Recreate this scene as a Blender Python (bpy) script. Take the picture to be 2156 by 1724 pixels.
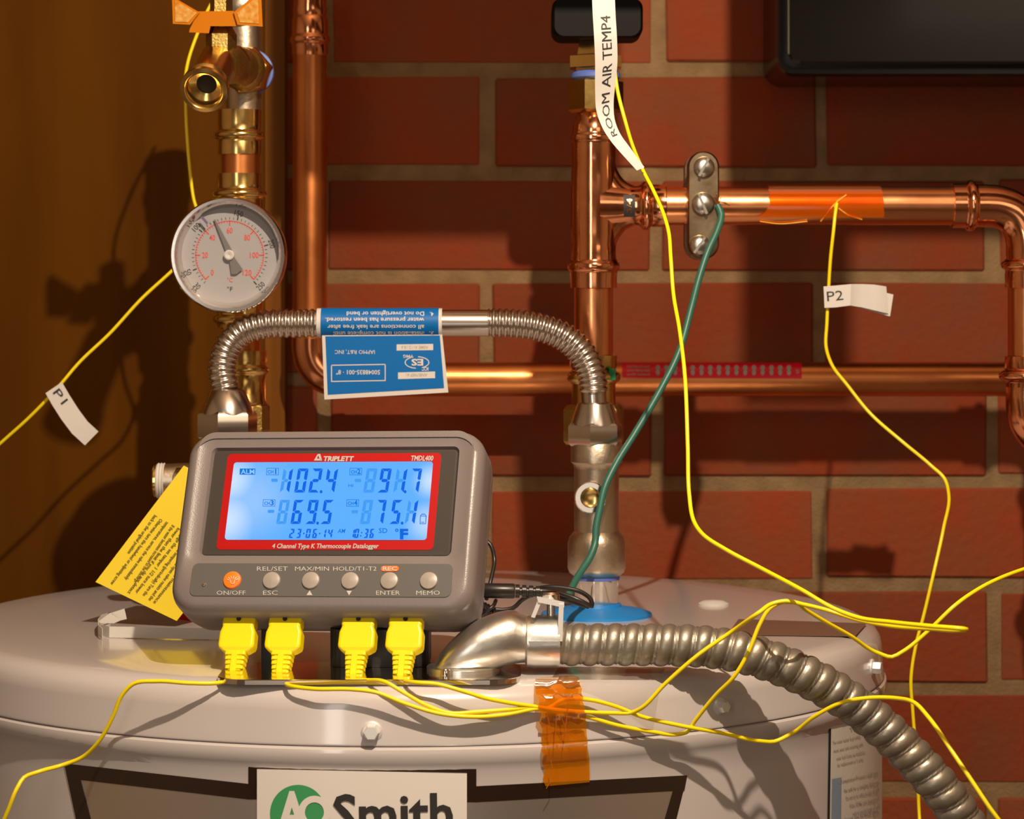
import bpy, bmesh, math, random
from mathutils import Vector, Matrix
random.seed(4)
PI = math.pi
C = bpy.context.scene.collection
for o in list(bpy.data.objects): bpy.data.objects.remove(o)

# ------------------------------------------------------------------ camera, light, exposure
FP, CX, CY, CAMZ = 5330.0, 1078.0, 648.0, 1.52
cam_d = bpy.data.cameras.new('camera'); cam = bpy.data.objects.new('camera', cam_d); C.objects.link(cam)
cam.location = (0, 0, CAMZ); cam.rotation_euler = (PI/2, 0, 0)
cam_d.sensor_width = 36; cam_d.lens = 36*FP/2156; cam_d.shift_y = -(862-CY)/2156
cam_d.clip_start = .02
cam_d.dof.use_dof = True; cam_d.dof.focus_distance = 1.24; cam_d.dof.aperture_fstop = 20
bpy.context.scene.camera = cam
w = bpy.data.worlds.new('world'); bpy.context.scene.world = w; w.use_nodes = True
w.node_tree.nodes['Background'].inputs[0].default_value = (1, .8, .6, 1)
w.node_tree.nodes['Background'].inputs[1].default_value = .03
def light(name, kind, loc, energy, col, size=.01, size_y=None, target=None):
    l = bpy.data.lights.new(name, kind); l.energy = energy; l.color = col
    if kind == 'AREA':
        l.shape = 'RECTANGLE'; l.size = size; l.size_y = size_y or size
    else: l.shadow_soft_size = size
    o = bpy.data.objects.new(name, l); o.location = loc; C.objects.link(o)
    if target is not None: o.rotation_euler = (Vector(target)-Vector(loc)).to_track_quat('-Z', 'Y').to_euler()
    return o
light('work_lamp', 'POINT', (.10, .70, CAMZ+.527), 33.0, (1, .81, .61), .007)
light('window_light', 'AREA', (-.62, -.9, 1.75), 5, (1, .93, .85), .16, 1.3, (-.05, 1.3, 1.35))
light('fill_light_high', 'AREA', (.9, -.6, 2.2), 1.6, (1, .80, .58), .7, .5, (0, 1.4, 1.4))  # added fill from high behind the camera, no lamp of the room
light('fill_light_low', 'AREA', (.05, -1.3, 1.25), 1.0, (1, .86, .7), .9, .5, (0, 1.4, 1.4))  # added low fill behind the camera, there is no hall
vs = bpy.context.scene.view_settings
vs.view_transform = 'Standard'; vs.look = 'None'; vs.gamma = 1; vs.use_curve_mapping = False; vs.exposure = 0.3

# ------------------------------------------------------------------ pixel helpers (photo 2156x1724)
def P(px, py, D): return Vector(((px-CX)*D/FP, D, CAMZ-(py-CY)*D/FP))
def S(px, D): return px*D/FP
TOPZ = 1.35; TC = Vector((-.056, 1.40)); TR = .258
def ontop(px, py, e=0.0):
    D = FP*(CAMZ-TOPZ-e)/(py-CY); return P(px, py, D)
def oncyl(px, py, r, c=TC):
    dx = (px-CX)/FP
    a = dx*dx+1; b = -2*(c.x*dx+c.y); q = c.x**2+c.y**2-r*r; d = b*b-4*a*q
    t = (-b-math.sqrt(max(d, 0)))/(2*a); return P(px, py, t)
def onhcyl(px, py, axp, r):           # cylinder along X through axp
    dz = -(py-CY)/FP; z0 = axp.z-CAMZ
    a = 1+dz*dz; b = -2*(axp.y+z0*dz); q = axp.y**2+z0**2-r*r; d = b*b-4*a*q
    t = (-b-math.sqrt(max(d, 0)))/(2*a); return P(px, py, t)

# ------------------------------------------------------------------ materials
MATS = {}
def mat(name, col, rough=.5, metal=0.0, coat=0.0, bump=0.0, bscale=200.0, cvar=0.0, cscale=20.0, emit=None, es=1.0, col2=None, stretch=(1,1,1), rvar=0.0, spec=.5, objrand=0.0):
    m = bpy.data.materials.new(name); m.use_nodes = True; nt = m.node_tree; N = nt.nodes; L = nt.links
    b = N['Principled BSDF']; b.inputs['Base Color'].default_value = (*col, 1)
    b.inputs['Roughness'].default_value = rough; b.inputs['Metallic'].default_value = metal
    b.inputs['Coat Weight'].default_value = coat; b.inputs['Coat Roughness'].default_value = .08
    b.inputs['Specular IOR Level'].default_value = spec
    if bump or cvar or rvar:
        tc = N.new('ShaderNodeTexCoord'); mp = N.new('ShaderNodeMapping'); mp.inputs['Scale'].default_value = stretch
        oi = N.new('ShaderNodeObjectInfo'); add = N.new('ShaderNodeVectorMath'); add.operation = 'ADD'
        L.new(tc.outputs['Object'], mp.inputs['Vector']); mul = N.new('ShaderNodeMath'); mul.operation = 'MULTIPLY'; mul.inputs[1].default_value = 17.0
        L.new(oi.outputs['Random'], mul.inputs[0]); L.new(mp.outputs[0], add.inputs[0]); L.new(mul.outputs[0], add.inputs[1])
        V = add.outputs[0]
        def noise(s, det=5):
            n = N.new('ShaderNodeTexNoise'); n.inputs['Scale'].default_value = s; n.inputs['Detail'].default_value = det
            L.new(V, n.inputs['Vector']); return n.outputs['Fac']
        if cvar:
            r = N.new('ShaderNodeMapRange'); r.inputs['From Min'].default_value = .35; r.inputs['From Max'].default_value = .68
            L.new(noise(cscale), r.inputs['Value']); mx = N.new('ShaderNodeMix'); mx.data_type = 'RGBA'
            c2 = col2 or tuple(x*.5 for x in col)
            sc = N.new('ShaderNodeMath'); sc.operation = 'MULTIPLY'; sc.inputs[1].default_value = cvar; L.new(r.outputs[0], sc.inputs[0])
            L.new(sc.outputs[0], mx.inputs['Factor']); mx.inputs[6].default_value = (*col, 1); mx.inputs[7].default_value = (*c2, 1)
            outc = mx.outputs[2]
            if objrand:
                hv = N.new('ShaderNodeHueSaturation'); mr = N.new('ShaderNodeMapRange'); mr.inputs['To Min'].default_value = 1-objrand; mr.inputs['To Max'].default_value = 1+objrand
                L.new(oi.outputs['Random'], mr.inputs['Value']); L.new(mr.outputs[0], hv.inputs['Value']); L.new(outc, hv.inputs['Color']); outc = hv.outputs[0]
            L.new(outc, b.inputs['Base Color'])
        if rvar:
            r = N.new('ShaderNodeMapRange'); r.inputs['To Min'].default_value = max(.02, rough-rvar); r.inputs['To Max'].default_value = rough+rvar
            L.new(noise(cscale*2.3), r.inputs['Value']); L.new(r.outputs[0], b.inputs['Roughness'])
        if bump:
            bp = N.new('ShaderNodeBump'); bp.inputs['Strength'].default_value = bump; bp.inputs['Distance'].default_value = .001
            L.new(noise(bscale), bp.inputs['Height']); L.new(bp.outputs[0], b.inputs['Normal'])
    if emit:
        b.inputs['Emission Color'].default_value = (*emit, 1); b.inputs['Emission Strength'].default_value = es
    MATS[name] = m; return m
def film(name, tint, gloss=.12, body=None, bodymix=0.0, rough=.08, fres=.6):
    m = bpy.data.materials.new(name); m.use_nodes = True; nt = m.node_tree; N = nt.nodes; L = nt.links; N.clear()
    out = N.new('ShaderNodeOutputMaterial'); tr = N.new('ShaderNodeBsdfTransparent'); tr.inputs[0].default_value = (*tint, 1)
    gl = N.new('ShaderNodeBsdfGlossy'); gl.inputs['Roughness'].default_value = rough; gl.inputs[0].default_value = (1, 1, 1, 1)
    last = tr.outputs[0]
    if body:
        df = N.new('ShaderNodeBsdfDiffuse'); df.inputs[0].default_value = (*body, 1); mb_ = N.new('ShaderNodeMixShader'); mb_.inputs[0].default_value = bodymix
        L.new(last, mb_.inputs[1]); L.new(df.outputs[0], mb_.inputs[2]); last = mb_.outputs[0]
    lw = N.new('ShaderNodeLayerWeight'); lw.inputs[0].default_value = .25
    mm = N.new('ShaderNodeMath'); mm.operation = 'MULTIPLY_ADD'; mm.inputs[1].default_value = fres; mm.inputs[2].default_value = gloss*.4
    L.new(lw.outputs['Fresnel'], mm.inputs[0])
    mx = N.new('ShaderNodeMixShader'); L.new(mm.outputs[0], mx.inputs[0]); L.new(last, mx.inputs[1]); L.new(gl.outputs[0], mx.inputs[2]); L.new(mx.outputs[0], out.inputs[0])
    return m
brick_m = mat('brick_clay', (.25,.044,.014), .9, bump=1, bscale=190, cvar=.85, cscale=22, col2=(.19,.06,.025), spec=.2, objrand=.16)
mortar_m = mat('mortar', (.27,.17,.085), .95, bump=1.0, bscale=500, cvar=.6, cscale=60, col2=(.15,.09,.04), spec=.2)
wood_m = mat('varnished_board', (.100,.034,.0010), .6, bump=.15, bscale=60, cvar=.75, cscale=9, col2=(.066,.020,.0005), stretch=(3,3,.35), spec=.04)
woodedge_m = mat('board_edge_strip', (.20,.072,.006), .5, spec=.08, bump=.2, bscale=80, cvar=.6, cscale=12, col2=(.09,.028,.003), stretch=(6,6,.3))
shade_beam_m = mat('shade_beam_wood', (.25,.13,.05), .7, bump=.3, bscale=80)  # wood of the unseen beams added to shade the wall
plaster_m = mat('painted_plaster', (.40,.30,.20), .9)
concrete_m = mat('concrete', (.28,.24,.2), .9, bump=.4, bscale=40)
copper_m = mat('copper', (.88,.37,.16), .24, 1, cvar=.4, cscale=28, col2=(.72,.25,.09), rvar=.07, bump=.06, bscale=60)
copper2_m = mat('copper_aged', (.80,.30,.10), .33, 1, cvar=.6, cscale=22, col2=(.55,.17,.05), rvar=.1, bump=.08, bscale=80)
copperfit_m = mat('copper_fitting', (.92,.42,.22), .14, 1, cvar=.5, cscale=50, col2=(.72,.22,.08), rvar=.06, bump=.07, bscale=55)
brass_m = mat('brass', (.78,.55,.20), .2, 1, cvar=.4, cscale=50, col2=(.55,.33,.08), rvar=.06, bump=.1, bscale=90)
brassd_m = mat('cast_brass', (.50,.34,.10), .38, 1, bump=.4, bscale=700, cvar=.5, cscale=60, col2=(.3,.18,.04))
nickel_m = mat('nickel_plate', (.60,.50,.38), .36, 1, cvar=.35, cscale=40, col2=(.45,.35,.24), bump=.15, bscale=500)
steel_m = mat('stainless', (.66,.60,.54), .22, 1, cvar=.25, cscale=50, col2=(.5,.42,.36))
chrome_m = mat('chrome', (.78,.74,.70), .1, 1)
zinc_m = mat('cast_zinc', (.78,.76,.71), .34, 1, cvar=.35, cscale=60, col2=(.5,.48,.42), bump=.12, bscale=260, rvar=.06)
conduit_m = mat('galvanised_strip', (.31,.285,.24), .42, .75, cvar=.6, cscale=45, col2=(.30,.24,.16), rvar=.09, bump=.15, bscale=400)
clamp_m = mat('tarnished_bronze', (.34,.26,.17), .3, 1, cvar=.8, cscale=90, col2=(.16,.10,.05), bump=.1, bscale=200)
screw_m = mat('screw_steel', (.60,.56,.50), .3, 1)
tank_m = mat('grey_enamel', (.52,.48,.47), .25, 0, coat=.55, bump=.025, bscale=70, spec=.5)
blue_m = mat('blue_plastic', (.01,.22,.62), .4)
blackp_m = mat('black_plastic', (.004,.0035,.003), .55, spec=.12)
blackbox_m = mat('black_housing', (.006,.005,.005), .22, coat=.2)
case_m = mat('grey_case', (.185,.157,.150), .34, bump=.1, bscale=1500)
panel_m = mat('button_panel_grey', (.105,.1,.095), .38)
btn_m = mat('button_grey', (.33,.29,.25), .35)
orange_m = mat('button_orange', (.85,.16,.01), .35, emit=(1,.15,.005), es=.25)
window_m = mat('window_dark_grey', (.06,.052,.047), .25)
red_m = mat('red_frame', (.46,.001,.002), .5, spec=.2)
white_m = mat('white_print', (.50,.48,.45), .5)
whitep_m = mat('white_paper', (.60,.57,.53), .6, bump=.1, bscale=300)
ghost_m = mat('lcd_ghost_segment', (.0,.0,.0), 1, spec=0, emit=(.045,.295,.80), es=1.0)
digit_m = mat('lcd_dark_segment', (.0,.0,.0), 1, spec=0, emit=(.0,.115,.68), es=1)
yplug_m = mat('yellow_plastic', (.88,.68,.0), .4)
ywire_m = mat('yellow_wire', (.90,.70,.005), .35)
ytag_m = mat('yellow_card', (.80,.60,.01), .5)
green_m = mat('green_insulation', (.025,.13,.095), .4)
ink_m = mat('black_ink', (.02,.018,.016), .6)
inkb_m = mat('brown_ink', (.10,.07,.0), .6)
redink_m = mat('red_ink', (.72,.06,.03), .6)
bluelab_m = mat('blue_label', (.0,.125,.42), .45, spec=.25)
redlab_m = mat('red_label', (.80,.002,.03), .35)
greylab_m = mat('grey_print', (.42,.40,.38), .5)
dial_m = mat('dial_face', (.36,.345,.35), .5)
badgeb_m = mat('badge_black', (.018,.009,.006), .12, coat=.6)
badges_m = mat('badge_silver', (.62,.58,.55), .30, .9)
cardw_m = mat('badge_white', (.72,.68,.64), .3, coat=.6)
greenlogo_m = mat('badge_green', (.04,.30,.10), .35, coat=.4)
handle_m = mat('orange_handle_paint', (.46,.14,.0), .5, spec=.1)
handlel_m = mat('handle_worn_cream', (.55,.33,.09), .5, spec=.1, cvar=1, cscale=330, col2=(.46,.15,.004))
bluetape_m = mat('blue_thread_seal', (.10,.16,.50), .5)
recess_shade_m = mat('recess_shade', (.01,.008,.007), .6)  # flat dark colour painted for the shade inside small holes
rub_m = mat('rubber_black', (.010,.009,.008), .5)
cable_m = mat('black_cable', (.016,.013,.012), .35)
bolt_m = mat('zinc_bolt', (.75,.74,.73), .35, .35)
kapton_m = film('amber_film', (.98,.48,.05), .14, (.75,.26,.0), .32)
kaptonp_m = film('amber_film_on_pipe', (1.0,.42,.01), .14, (.90,.20,.0), .25)
glass_m = film('clear_glass', (.97,.97,.97), .02, rough=.03, fres=.3)
clear_m = film('clear_sticker', (.93,.92,.9), .1, (.6,.55,.5), .10)
# backlit LCD: an even blue sheet with whiter spots beside the LEDs at its left and right edges
def lcd_mat(M, spots):
    m = bpy.data.materials.new('lcd_backlight'); m.use_nodes = True; nt = m.node_tree; N = nt.nodes; L = nt.links
    b = N['Principled BSDF']; b.inputs['Base Color'].default_value = (.01,.03,.08,1); b.inputs['Roughness'].default_value = .3
    g = N.new('ShaderNodeNewGeometry'); acc = None
    for (p, r, k) in spots:
        d = N.new('ShaderNodeVectorMath'); d.operation = 'DISTANCE'; d.inputs[1].default_value = p; L.new(g.outputs['Position'], d.inputs[0])
        mr = N.new('ShaderNodeMapRange'); mr.interpolation_type = 'SMOOTHSTEP'; mr.inputs['From Min'].default_value = 0; mr.inputs['From Max'].default_value = r
        mr.inputs['To Min'].default_value = k; mr.inputs['To Max'].default_value = 0; L.new(d.outputs['Value'], mr.inputs['Value'])
        if acc is None: acc = mr.outputs[0]
        else:
            a = N.new('ShaderNodeMath'); a.operation = 'MAXIMUM'; L.new(acc, a.inputs[0]); L.new(mr.outputs[0], a.inputs[1]); acc = a.outputs[0]
    mx = N.new('ShaderNodeMix'); mx.data_type = 'RGBA'; L.new(acc, mx.inputs['Factor']); mx.inputs[6].default_value = (.068,.345,.90,1); mx.inputs[7].default_value = (.55,.68,.92,1)
    L.new(mx.outputs[2], b.inputs['Emission Color']); b.inputs['Emission Strength'].default_value = 1.0
    return m

# ------------------------------------------------------------------ mesh building
class MB:
    def __init__(s): s.v = []; s.f = []; s.sm = []
    def add(s, vs_, fs, smooth=True, M=None):
        n = len(s.v); s.v += [(M @ Vector(v)) if M else Vector(v) for v in vs_]
        s.f += [tuple(i+n for i in f) for f in fs]; s.sm += [smooth]*len(fs); return s
    def rings(s, rings, closed=True, cap0=True, cap1=True, smooth=True, M=None):
        n = len(rings[0]); vv = [p for r in rings for p in r]; ff = []
        for k in range(len(rings)-1):
            for i in range(n if closed else n-1):
                j = (i+1) % n; ff.append((k*n+i, k*n+j, (k+1)*n+j, (k+1)*n+i))
        s.add(vv, ff, smooth, M)
        if cap0: s.add(rings[0], [tuple(range(n))[::-1]], False, M)
        if cap1: s.add(rings[-1], [tuple(range(n))], False, M)
        return s
    def lathe(s, prof, n=40, M=None, smooth=True, phase=0.0, caps=True):
        rs = [[(r*math.cos(2*PI*i/n+phase), r*math.sin(2*PI*i/n+phase), z) for i in range(n)] for r, z in prof]
        return s.rings(rs, True, caps and prof[0][0] > 1e-6, caps and prof[-1][0] > 1e-6, smooth, M)
    def box(s, lo, hi, M=None):
        x0, y0, z0 = lo; x1, y1, z1 = hi
        return s.rings([[(x0,y0,z0),(x1,y0,z0),(x1,y1,z0),(x0,y1,z0)], [(x0,y0,z1),(x1,y0,z1),(x1,y1,z1),(x0,y1,z1)]], smooth=False, M=M)
    def tube(s, path, r, n=12, step=None, cap=True, smooth_path=True, M=None, rf=None):
        pts = resample(path, step or .003) if smooth_path else [Vector(p) for p in path]
        T = [(pts[min(i+1, len(pts)-1)]-pts[max(i-1, 0)]).normalized() for i in range(len(pts))]
        up = Vector((0,0,1)) if abs(T[0].z) < .9 else Vector((0,1,0))
        N_ = (up-T[0]*up.dot(T[0])).normalized(); rings = []; sl = 0
        tot = sum((pts[i+1]-pts[i]).length for i in range(len(pts)-1))
        for i, p in enumerate(pts):
            if i: sl += (p-pts[i-1]).length; N_ = (N_-T[i]*N_.dot(T[i])).normalized()
            B = T[i].cross(N_); ring = []
            for k in range(n):
                a = 2*PI*k/n; rr = rf(sl, a, tot) if rf else r
                ring.append(p+(N_*math.cos(a)+B*math.sin(a))*rr)
            rings.append(ring)
        return s.rings(rings, True, cap, cap, True, M)
def resample(path, step):
    p = [Vector(q) for q in path]; p = [p[0]*2-p[1]]+p+[p[-1]*2-p[-2]]; out = []
    for i in range(1, len(p)-2):
        L = (p[i+1]-p[i]).length; n = max(1, int(L/step))
        # centripetal-like: limited tangents
        for k in range(n):
            t = k/n; t2 = t*t; t3 = t2*t
            l0 = max((p[i]-p[i-1]).length, 1e-6); l2 = max((p[i+2]-p[i+1]).length, 1e-6)
            m1 = ((p[i+1]-p[i])/L*l0+(p[i]-p[i-1])/l0*L)/(l0+L)*L if L > 1e-9 else Vector()
            m2 = ((p[i+2]-p[i+1])/l2*L+(p[i+1]-p[i])/L*l2)/(l2+L)*L
            out.append((2*t3-3*t2+1)*p[i]+(t3-2*t2+t)*m1+(-2*t3+3*t2)*p[i+1]+(t3-t2)*m2)
    out.append(p[-2]); return out
MW = {}
def tag(o, label=None, cat=None, group=None, kind=None):
    if label: o['label'] = label
    if cat: o['category'] = cat
    if group: o['group'] = group
    if kind: o['kind'] = kind
    return o
def obj(name, mb, m, parent=None, M=None, label=None):
    vs_ = [(M @ v) if M else v for v in mb.v]
    if parent is None:
        lo = Vector([min(v[i] for v in vs_) for i in range(3)]); hi = Vector([max(v[i] for v in vs_) for i in range(3)])
        org = Vector(((lo.x+hi.x)/2, (lo.y+hi.y)/2, lo.z))
    else: org = MW[parent.name]
    me = bpy.data.meshes.new(name); me.from_pydata([v-org for v in vs_], [], mb.f); me.update()
    for p, s_ in zip(me.polygons, mb.sm): p.use_smooth = s_
    if any(mb.sm) and 'hose' not in name and 'armour' not in name: me.set_sharp_from_angle(angle=math.radians(42))
    me.materials.append(m); o = bpy.data.objects.new(name, me); C.objects.link(o)
    if parent is None: o.location = org
    else: o.parent = parent
    MW[o.name] = org
    if label: o['label'] = label
    return o
def thing(name, label, cat, loc, group=None):
    o = bpy.data.objects.new(name, None); o.empty_display_size = .02; C.objects.link(o); o.location = loc; MW[o.name] = Vector(loc)
    return tag(o, label, cat, group)
def fixnormals(o):
    bm = bmesh.new(); bm.from_mesh(o.data); bmesh.ops.recalc_face_normals(bm, faces=bm.faces); bm.to_mesh(o.data); bm.free(); return o
def axis(origin, direction, up=None):      # matrix taking local z to direction
    z = Vector(direction).normalized(); u = Vector(up) if up else (Vector((0,0,1)) if abs(z.z) < .9 else Vector((0,1,0)))
    x = u.cross(z).normalized(); y = z.cross(x)
    M = Matrix((x, y, z)).transposed().to_4x4(); M.translation = Vector(origin); return M
def rrect(w, h, r, seg=5, cx=0, cz=0):
    pts = []
    for (sx, sz, a0) in ((1,1,0), (-1,1,PI/2), (-1,-1,PI), (1,-1,1.5*PI)):
        for k in range(seg+1):
            a = a0+PI/2*k/seg; pts.append((cx+sx*(w/2-r)+r*math.cos(a), cz+sz*(h/2-r)+r*math.sin(a)))
    return pts
def slab(pts, y0, y1, bev=0.0):            # plate in the local xz plane between depth y0 (front) and y1
    mb = MB(); n = len(pts); cx = sum(p[0] for p in pts)/n; cz = sum(p[1] for p in pts)/n
    def ring(y, ins):
        out = []
        for x, z in pts:
            d = math.hypot(x-cx, z-cz) or 1; out.append((x-(x-cx)/d*ins, y, z-(z-cz)/d*ins))
        return out
    rs = [ring(y1, 0), ring(y0+bev, 0), ring(y0, bev)] if bev else [ring(y1, 0), ring(y0, 0)]
    mb.rings(rs, smooth=False); return mb
# text --------------------------------------------------------------
TXT = {}
def glyphs(s, shear=0.0, bold=0.0):
    key = (s, shear, bold)
    if key not in TXT:
        cu = bpy.data.curves.new('t', 'FONT'); cu.body = s; cu.resolution_u = 2; cu.shear = shear; cu.offset = bold
        ob = bpy.data.objects.new('t', cu); C.objects.link(ob); me = bpy.data.meshes.new_from_object(ob)
        vv = [v.co.copy() for v in me.vertices]; ff = [tuple(p.vertices) for p in me.polygons]
        bpy.data.objects.remove(ob); bpy.data.meshes.remove(me); bpy.data.curves.remove(cu)
        TXT[key] = (vv, ff)
    return TXT[key]
CAPH = max(v.y for v in glyphs('H')[0])
def ptext(mb, s, a, b, cap, surf, shear=0.0, bold=.012):
    """text whose baseline runs from pixel a to pixel b, capitals cap pixels high, laid on surf(px,py)"""
    vv, ff = glyphs(s, shear, bold)
    if not vv: return mb
    x0 = min(v.x for v in vv); x1 = max(v.x for v in vv)
    dx, dy = b[0]-a[0], b[1]-a[1]; L = math.hypot(dx, dy); d = (dx/L, dy/L); u = (d[1], -d[0])
    out = []
    for v in vv:
        t = (v.x-x0)/(x1-x0)*L; h = v.y/CAPH*cap
        out.append(surf(a[0]+d[0]*t+u[0]*h, a[1]+d[1]*t+u[1]*h))
    return mb.add(out, ff, False)
def pgrid(mb, tl, tr, br, bl, surf, nu=12, nv=2, back=None):
    """patch spanned by four pixel corners laid on surf; with back, a closed sheet"""
    def g(sf):
        return [[Vector(sf(*[(tl[k]*(1-u/nu)+tr[k]*u/nu)*(1-v/nv)+(bl[k]*(1-u/nu)+br[k]*u/nu)*v/nv for k in (0,1)])) for u in range(nu+1)] for v in range(nv+1)]
    G = g(surf); mb.rings(G, closed=False, cap0=False, cap1=False)
    if back:
        H = g(back); mb.rings([r[::-1] for r in H], closed=False, cap0=False, cap1=False)
        rim = lambda Q: Q[0][:]+[r[-1] for r in Q[1:-1]]+Q[-1][::-1]+[r[0] for r in Q[1:-1]][::-1]
        mb.rings([rim(G), rim(H)], cap0=False, cap1=False, smooth=False)
    return mb
def strip(mb, A, B, th=0.0002, off=Vector((0,1,0))):
    """ribbon between edge polylines A and B (3-D points), closed with thickness th"""
    r = [[a, b, b+off*th, a+off*th] for a, b in zip(A, B)]
    return mb.rings(r, smooth=True)

# ================================================================== SETTING
DW = 1.68
def wz(py): return CAMZ-(py-CY)*DW/FP
def wx(px): return (px-CX)*DW/FP
wall = obj('wall_back', MB().box((-1.5, DW+.0018, 0), (1.6, DW+.12, 2.6)), mortar_m); tag(wall, 'red brick wall with sandy mortar joints behind the pipes', kind='structure')
BL, BH, JT = S(703, DW), S(217, DW), S(27, DW)
variants = []
for k in range(4):
    bm = bmesh.new(); bmesh.ops.create_cube(bm, size=1)
    for v in bm.verts:
        v.co = Vector((v.co.x*(BL-JT)+random.uniform(-.0014,.0014), v.co.y*.09, v.co.z*(BH-JT)+random.uniform(-.0011,.0011)))
    bmesh.ops.bevel(bm, geom=bm.edges[:], offset=.0015, segments=1, affect='EDGES')
    me = bpy.data.meshes.new('brick'); bm.to_mesh(me); bm.free(); me.materials.append(brick_m); variants.append(me)
rest = MB(); nb = 0; bc = []
for row in range(-16, 22):
    z = wz(147+217*row+108.5)
    if z < .03 or z > 2.57: continue
    off = 1024 if row % 2 == 0 else 1385
    for n in range(-8, 9):
        xc = wx(off+703*n-351.5)
        if xc < -1.45 or xc > 1.55: continue
        bc.append((abs(xc-.05)+abs(z-1.35)*1.2, xc, z))
bc.sort()
for i, (_, xc, z) in enumerate(bc):
    jy = random.uniform(-.0012, .0012)
    if i < 110:
        o = bpy.data.objects.new('brick', variants[i % 4]); C.objects.link(o); o.parent = wall
        o.location = Vector((xc+random.uniform(-.001,.001), DW+.045+jy, z+random.uniform(-.0006,.0006)))-MW['wall_back']; MW[o.name] = o.location
        o.rotation_euler = (0, random.uniform(-.003,.003), 0)
    else:
        me = variants[i % 4]; rest.add([v.co+Vector((xc, DW+.045+jy, z)) for v in me.vertices], [tuple(p.vertices) for p in me.polygons], False)
r_ = obj('bricks', rest, brick_m, wall); r_['kind'] = 'stuff'
def struct(name, lo, hi, m, label):
    return tag(obj(name, MB().box(lo, hi), m), label, kind='structure')
struct('floor', (-1.5,-2.0,-.1), (1.6,DW+.12,0), concrete_m, 'grey concrete floor under the water heater')
struct('ceiling', (-1.5,-2.0,2.6), (1.6,DW+.12,2.7), plaster_m, 'plain ceiling above the water heater')
struct('wall_left', (-1.6,-2.0,0), (-1.5,DW+.12,2.6), plaster_m, 'plain side wall left of the board')
struct('wall_right', (1.6,-2.0,0), (1.7,DW+.12,2.6), plaster_m, 'plain side wall right of the brick wall')
struct('wall_front', (-1.6,-2.1,0), (1.7,-2.0,2.6), plaster_m, 'plain wall facing the water heater')
# unseen beams added above the frame to cast shadow on the upper brick courses
struct('shade_beam_1', (-.052,1.26,CAMZ+.2527), (.082,1.32,CAMZ+.42), shade_beam_m, 'unseen wooden batten added above the hose tap to cast shadow')
struct('shade_beam_2', (.127,1.26,CAMZ+.2527), (1.6,1.32,CAMZ+.42), shade_beam_m, 'unseen wooden batten added above the black box to cast shadow')
struct('shade_beam_3', (.126,1.184,CAMZ+.2345), (.162,1.190,CAMZ+.50), shade_beam_m, 'short unseen wooden hanger added before the right batten to cast shadow')
# varnished board at left
bd = thing('wooden_board', 'tall varnished brown board standing in front of the bricks at left', 'board', (-.75, 1.67, 0))
BY = 1.662; bx = (600-CX)*BY/FP
obj('board_face', MB().box((-1.48,BY,0), (bx-.0135,1.683,2.58)), wood_m, bd)
fixnormals(obj('edge_strip', MB().box((bx-.0130,BY-.0015,0), (bx,1.683,2.58)), woodedge_m, bd, label='lighter orange-brown vertical edge strip'))

# ================================================================== WATER HEATER
wh = thing('water_heater', 'large grey enamelled water heater cylinder standing in front of the brick wall', 'water heater', (TC.x, TC.y, 0))
TM = Matrix.Translation((TC.x, TC.y, TOPZ))
top = MB().lathe([(0,0),(.10,0),(.22,0),(.2440,-.0002),(.2500,-.0012),(.2545,-.0038),(.2570,-.0075),(.2580,-.012),(.2585,-.0235),(.2592,-.0262),(.2592,-.0272),(.2586,-.0278),(.250,-.0278)], 160, TM)
obj('top_lid', top, tank_m, wh)
body = MB().lathe([(.250,-.0281),(.2585,-.0281),(.2602,-.0292),(.2608,-.0325),(.2592,-.0360),(.2578,-.0395),(.2578,-.05),(.2578,-1.30),(.24,-1.325),(.24,-1.345)], 160, TM)
obj('tank_body', body, tank_m, wh)
for a in (.6, 2.7, 4.7): obj('foot', MB().lathe([(.02,0),(.02,.03)], 16, Matrix.Translation((TC.x+.18*math.cos(a), TC.y+.18*math.sin(a), -.0))), blackp_m, wh)
def bolt(px, py, hexr, onsurf, label=None):
    c = onsurf; n = Vector((c.x-TC.x, c.y-TC.y, 0)).normalized(); A = axis(c, n)
    mb = MB().lathe([(hexr*1.35,-.002),(hexr*1.35,.0006),(hexr*1.1,.0010)], 28, A)
    mb.lathe([(hexr,.0006),(hexr,.0042),(hexr*.85,.0050),(0,.0050)], 6, A, smooth=False)
    return obj('bolt', mb, bolt_m, wh, label=label)
bolt(783, 1540, .0036, oncyl(783, 1540, .2582))
bolt(1515, 1486, .0030, oncyl(1515, 1486, .2582))
bolt(1850, 1405, .0033, oncyl(1836, 1405, .2582))
# junction cover plate on the lid
pl = MB(); D0 = 1.170
cx0, cx1, y0, y1 = P(462,0,D0).x, P(1096,0,D0).x, 1.1485, 1.205
pp = rrect(cx1-cx0, y1-y0, .014, 6, (cx0+cx1)/2, (y0+y1)/2)
pl.rings([[(x,y,TOPZ-.001) for x,y in pp], [(x,y,TOPZ+.0010) for x,y in pp], [(x*.998+.0002,y*.9997+.0003,TOPZ+.0014) for x,y in pp]], smooth=False)
fixnormals(obj('cover_plate', pl, chrome_m, wh, label='shiny steel junction cover plate'))
sc = MB().lathe([(.0022,0),(.0022,.0028),(.0016,.0036),(0,.0038)], 20, Matrix.Translation((*P(938,0,1.160).xy, TOPZ+.001)))
obj('plate_screw', sc, chrome_m, wh)
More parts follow.
